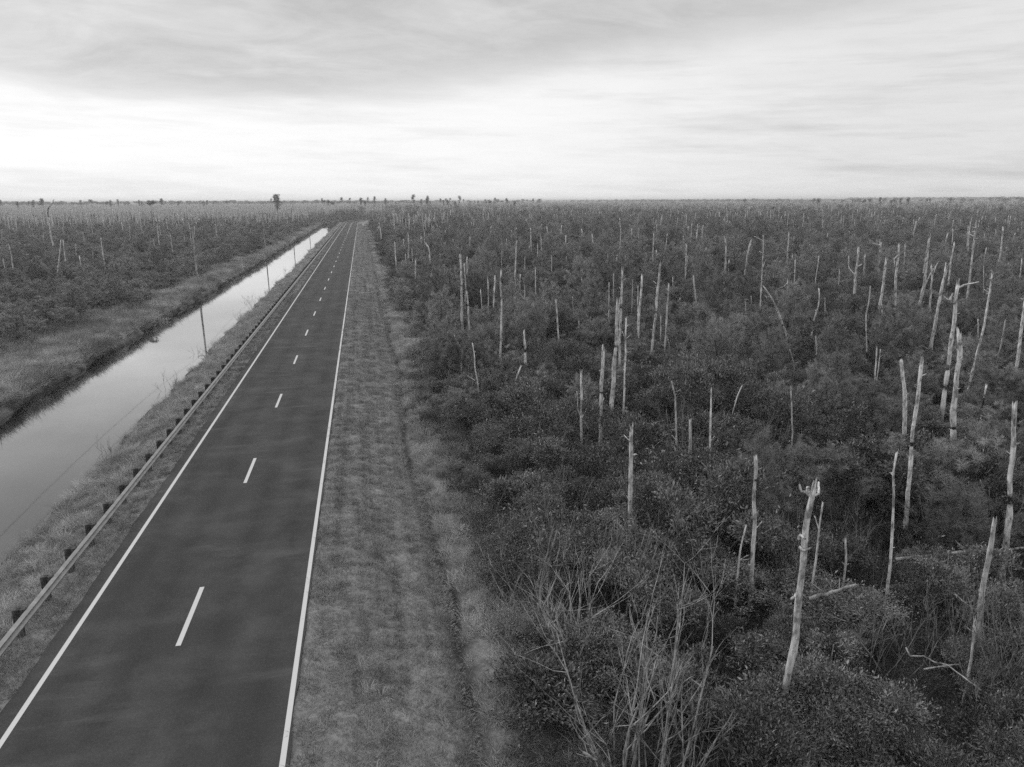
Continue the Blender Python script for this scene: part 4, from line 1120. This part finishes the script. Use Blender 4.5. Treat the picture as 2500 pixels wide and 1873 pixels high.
snag_field(330, 620, 5.6, lambda x, y: (x < -34) & (rng.random(len(x)) < .8*sstep(320, 450, np.hypot(x, y))), .6, 1.15)
snag_field(620, 1500, 5.5, lambda x, y: (x < 20), .7, 1.3)
snag_field(1500, 3000, 11, lambda x, y: (x < 20), .8, 1.4)
# dense stand by the road bend
n = 60; xx = 8+rng.random(n)*26; yy = 230+rng.random(n)*190
F_.append(np.stack([xx, yy, .7+.5*rng.random(n), .5+.6*rng.random(n), rng.random(n)*6.28, rng.integers(0, 999, n)], 1))
SF = np.concatenate(F_)
near, rest, u, v, d = split_visible(SF, len(SF), 4)
app = SF[:, 3]*8/d; app[(u < -20) | (u > IW+20) | (d <= 0)] = 0
order = np.argsort(-app); ni = order[:max(0, 296-len(SN))]; rest = np.setdiff1d(np.arange(len(SF)), ni)
for i in ni:
    x, y, wd, h, rot, k = SF[i]
    o = obj('dead_tree', SPROT[int(k) % 6], None, (x, y, float(ground_z(x, y)))); o.scale = (wd, wd, h); o.rotation_euler = ((random.random()-.5)*.1, (random.random()-.5)*.1, rot)
    side = 'across the canal' if u[i] < 800 else 'beyond the verge'
    place_label(o, u[i], v[i], v[i], ['distant slender pale dead trunk'], 'dead tree', SN_GROUP, f'small slender pale dead trunk, one of many in the scrub {side}', 200)
scatter('far_dead_trunks', SF[rest], SPROT, 'pale dead trunks past counting out to the horizon', tilt=.13)

# ------------------------------------------------------------------ living pines on the skyline
def tall_pine(H, layers, R0, trunk_r=.16):
    tr = MB(); cr = MB(); b = rng.normal(size=2)*.3
    st = lambda f: np.array([b[0]*f*f, b[1]*f*f, H*f])
    tube(tr, [st(f) for f in np.linspace(-.02, 1, 12)], np.linspace(trunk_r, trunk_r*.35, 12), 7)
    for f, rr, n in layers:
        for _ in range(n):
            a = rng.random()*2*PI; q = rng.random()**.5*rr*R0
            p = st(f)+np.array([math.cos(a)*q, math.sin(a)*q, (rng.random()-.45)*1.3])
            tube(tr, [st(f-.03), st(f)*.5+p*.5, p], [.05, .035, .02], 4, cap=False)
            m = 120; d = rdirs(m, .4)
            needles(cr, p+rng.normal(size=(m, 3))*np.array([.45, .45, .3]), d, .3+.25*rng.random(m), .10)
    return tr.mesh('pine_stem', M_BARK), cr.mesh('pine_crown', M_SKYPINE, False)
TP = [tall_pine(13.5, [(.98, .6, 6), (.9, .9, 4), (.8, .5, 2)], 1.5), tall_pine(12.5, [(.99, .5, 5), (.93, .9, 6), (.83, .8, 4), (.73, .6, 2)], 1.3),
      tall_pine(14, [(.99, .4, 4), (.93, .8, 5), (.86, .7, 4), (.76, .6, 3), (.66, .5, 2)], 1.4), tall_pine(12.5, [(.97, 1, 12), (.9, .5, 3)], 2.1)]
def pine_at(x, y, k, s, label, group='living pines on the skyline'):
    e = tag(empty('pine_tree', (x, y, float(ground_z(x, y)))), label, 'pine tree', group)
    e.scale = (s, s, s); e.rotation_euler = (0, 0, random.random()*6)
    obj('trunk', TP[k][0], e); obj('crown', TP[k][1], e)
TP.append(tall_pine(15, [(.99, .75, 12), (.9, .85, 12), (.82, .6, 8), (.74, .9, 12), (.66, .55, 8), (.56, .75, 10), (.47, .5, 8), (.36, .5, 6)], 2.7, .2))
p = ground_at(679, 527, 1); pine_at(p.x, p.y, 4, 1.18, 'tallest pine on the skyline, with tiered dark crown, left of the road end')
p = ground_at(372, 542, 1); pine_at(p.x, p.y, 3, 1.04, 'flat-topped lone pine on a thin trunk rising over the scrub across the canal')
cnt = 0
for i in range(96):
    uu_ = (rng.random()**1.1)*1330 if i < 76 else 1780+rng.random()*560
    if i < 16: uu_ = rng.random()*285
    elif i < 52: uu_ = 780+rng.random()*480
    r = 700+rng.random()*700; th = math.atan((uu_-IW/2)/(FPX*math.cos(PITCH)+(IH/2-HOR)*math.sin(PITCH)))+YAW
    x, y = r*math.sin(th), r*math.cos(th)
    if not in_veg(np.array([x]), np.array([y]))[0]: continue
    zone = ('above the road end', 'across the canal')[int(uu_ < 640)] if uu_ < 1400 else 'far off to the right'
    pine_at(x, y, i % 4 if i % 8 != 3 else 1, (.92+.36*rng.random()**1.4) if i < 76 else .88+.14*rng.random(), f'small living pine on the skyline {zone}')
# far belts of forest, one mass
x, y = polar_field(1500, 3800, 40); k = fnoise(x*.002+5, y*.002+1) > .5; x, y = x[k], y[k]
a_ = np.radians(36+rng.random(1500)*14); r_ = 3600+rng.random(1500)*800
x = np.concatenate([x, r_*np.sin(a_)]); y = np.concatenate([y, r_*np.cos(a_)])
n = len(x); hs = np.concatenate([.8+.35*rng.random(n-1500), 1.25+.3*rng.random(1500)])
scatter('far_treeline', np.stack([x, y, 2+2*rng.random(n), hs, rng.random(n)*6.28, rng.integers(0, 999, n)], 1), [t_[1] for t_ in TP[:4]], 'far belts of living pine on the horizon')

# ------------------------------------------------------------------ air
mb = MB(); box(mb, (0, 6900, 7.7), (14600, 7600, 10.8))
hz = mb.build('haze', bpy.data.materials.new('air'), smooth=False); tag(hz, kind='stuff')
m = hz.data.materials[0]; m.use_nodes = True; nt = m.node_tree; nt.nodes.remove(nt.nodes['Principled BSDF'])
pv = nt.nodes.new('ShaderNodeVolumePrincipled'); pv.inputs['Color'].default_value = g(.96); pv.inputs['Density'].default_value = .00036; pv.inputs['Anisotropy'].default_value = .2
nt.links.new(pv.outputs[0], nt.nodes['Material Output'].inputs['Volume'])

# ------------------------------------------------------------------ sky, sun, camera
SUN_EL, SUN_AZ = math.radians(30), math.radians(-48)      # azimuth from +Y towards +X
w = bpy.data.worlds.new('World'); SC.world = w; w.use_nodes = True; nt = w.node_tree
bg = nt.nodes['Background']
sky = nt.nodes.new('ShaderNodeTexSky'); sky.sky_type = 'NISHITA'; sky.sun_disc = False
sky.sun_elevation = SUN_EL; sky.sun_rotation = SUN_AZ; sky.dust_density = 3
bw = nt.nodes.new('ShaderNodeRGBToBW'); nt.links.new(sky.outputs[0], bw.inputs[0])
gen = coords(nt, 'Generated')
sp = nt.nodes.new('ShaderNodeSeparateXYZ'); nt.links.new(gen, sp.inputs[0])
az = mth(nt, 'MULTIPLY', mth(nt, 'ARCTAN2', sp.outputs[0], sp.outputs[1]), 57.2958)
el = mth(nt, 'MULTIPLY', mth(nt, 'ARCSINE', sp.outputs[2]), 57.2958)
# cloud sheet: noise on a flat layer overhead, so it runs into streaks near the horizon
den = mth(nt, 'ADD', mth(nt, 'MAXIMUM', sp.outputs[2], 0), .11)
cb = nt.nodes.new('ShaderNodeCombineXYZ')
nt.links.new(mth(nt, 'DIVIDE', sp.outputs[0], den), cb.inputs[0]); nt.links.new(mth(nt, 'DIVIDE', sp.outputs[1], den), cb.inputs[1])
c1 = noise(nt, cb.outputs[0], 1, 8, .58, (.42, .55, 1)); c2 = noise(nt, cb.outputs[0], 1, 8, .62, (1.6, 2.0, 1)); c3 = noise(nt, cb.outputs[0], 1, 7, .68, (5, 7, 1))
for n_ in nt.nodes:
    if n_.bl_idname == 'ShaderNodeTexNoise': n_.inputs['Distortion'].default_value = .7
edge = mth(nt, 'ADD', 6.6, mth(nt, 'MULTIPLY', mth(nt, 'MAXIMUM', mth(nt, 'ADD', az, 3.0), 0), .125))
q = mth(nt, 'ADD', mth(nt, 'SUBTRACT', el, edge), mth(nt, 'ADD', mth(nt, 'MULTIPLY', mth(nt, 'SUBTRACT', c1, .5), 7), mth(nt, 'MULTIPLY', mth(nt, 'SUBTRACT', c2, .5), 4)))
mr = nt.nodes.new('ShaderNodeMapRange'); mr.interpolation_type = 'SMOOTHSTEP'; nt.links.new(q, mr.inputs[0]); mr.inputs[1].default_value = -1.8; mr.inputs[2].default_value = 2.4
mass = mr.outputs[0]
darkv = mth(nt, 'ADD', ramp(nt, c2, [(.32, .55), (.68, .74)]), mth(nt, 'MULTIPLY', mth(nt, 'SUBTRACT', c3, .5), .14))
darkv = mth(nt, 'ADD', darkv, mth(nt, 'MULTIPLY', mth(nt, 'SUBTRACT', c1, .5), .25))
mr2 = nt.nodes.new('ShaderNodeMapRange'); mr2.interpolation_type = 'SMOOTHSTEP'; nt.links.new(az, mr2.inputs[0]); mr2.inputs[1].default_value = 8; mr2.inputs[2].default_value = 42; mr2.inputs[3].default_value = 1.05; mr2.inputs[4].default_value = .84
cb2 = nt.nodes.new('ShaderNodeCombineXYZ'); nt.links.new(mth(nt, 'MULTIPLY', az, .05), cb2.inputs[0]); nt.links.new(mth(nt, 'ADD', mth(nt, 'MULTIPLY', el, .55), mth(nt, 'MULTIPLY', az, .012)), cb2.inputs[1])
bars = noise(nt, cb2.outputs[0], 1, 6, .62); bar2 = noise(nt, cb2.outputs[0], 3.1, 5, .6)
strip = mth(nt, 'ADD', mth(nt, 'MULTIPLY', ramp(nt, bars, [(.5, 0), (.68, 1)]), .14), mth(nt, 'MULTIPLY', ramp(nt, bar2, [(.5, 0), (.75, 1)]), .05))
lightv = mth(nt, 'SUBTRACT', mth(nt, 'ADD', mr2.outputs[0], mth(nt, 'MULTIPLY', mth(nt, 'SUBTRACT', c2, .5), .16)), strip)
cl = mixf(nt, mass, lightv, darkv)
nis = mth(nt, 'MULTIPLY', bw.outputs[0], .1)
tot = mixf(nt, .12, cl, mth(nt, 'MINIMUM', nis, 1.6))
zen = nt.nodes.new('ShaderNodeMapRange'); nt.links.new(el, zen.inputs[0]); zen.inputs[1].default_value = 28; zen.inputs[2].default_value = 60; zen.inputs[3].default_value = 1.0; zen.inputs[4].default_value = 1.75
tot = mth(nt, 'MULTIPLY', tot, zen.outputs[0])
nt.links.new(mth(nt, 'MULTIPLY', tot, 10.0), bg.inputs['Color']); bg.inputs['Strength'].default_value = .1

sl_ = bpy.data.lights.new('sun', 'SUN'); sl_.energy = .9; sl_.angle = math.radians(18); sl_.color = (1, 1, 1)
so = bpy.data.objects.new('sun', sl_); C.objects.link(so)
sd = Vector((math.sin(SUN_AZ)*math.cos(SUN_EL), math.cos(SUN_AZ)*math.cos(SUN_EL), math.sin(SUN_EL)))
so.rotation_euler = sd.to_track_quat('Z', 'Y').to_euler()

cd = bpy.data.cameras.new('camera'); co_ = bpy.data.objects.new('camera', cd); C.objects.link(co_)
cd.sensor_width = 36; cd.lens = FPX/IW*36; cd.clip_start = .1; cd.clip_end = 40000
co_.matrix_world = Matrix.Translation(CAM) @ M_CAM.to_4x4()
SC.camera = co_
SC.view_settings.view_transform = 'Standard'; SC.view_settings.look = 'None'; SC.view_settings.exposure = 0; SC.view_settings.gamma = 1
SC.cycles.max_bounces = 5; SC.cycles.diffuse_bounces = 1; SC.cycles.glossy_bounces = 2; SC.cycles.transmission_bounces = 2; SC.cycles.volume_bounces = 0
SC.cycles.use_denoising = False
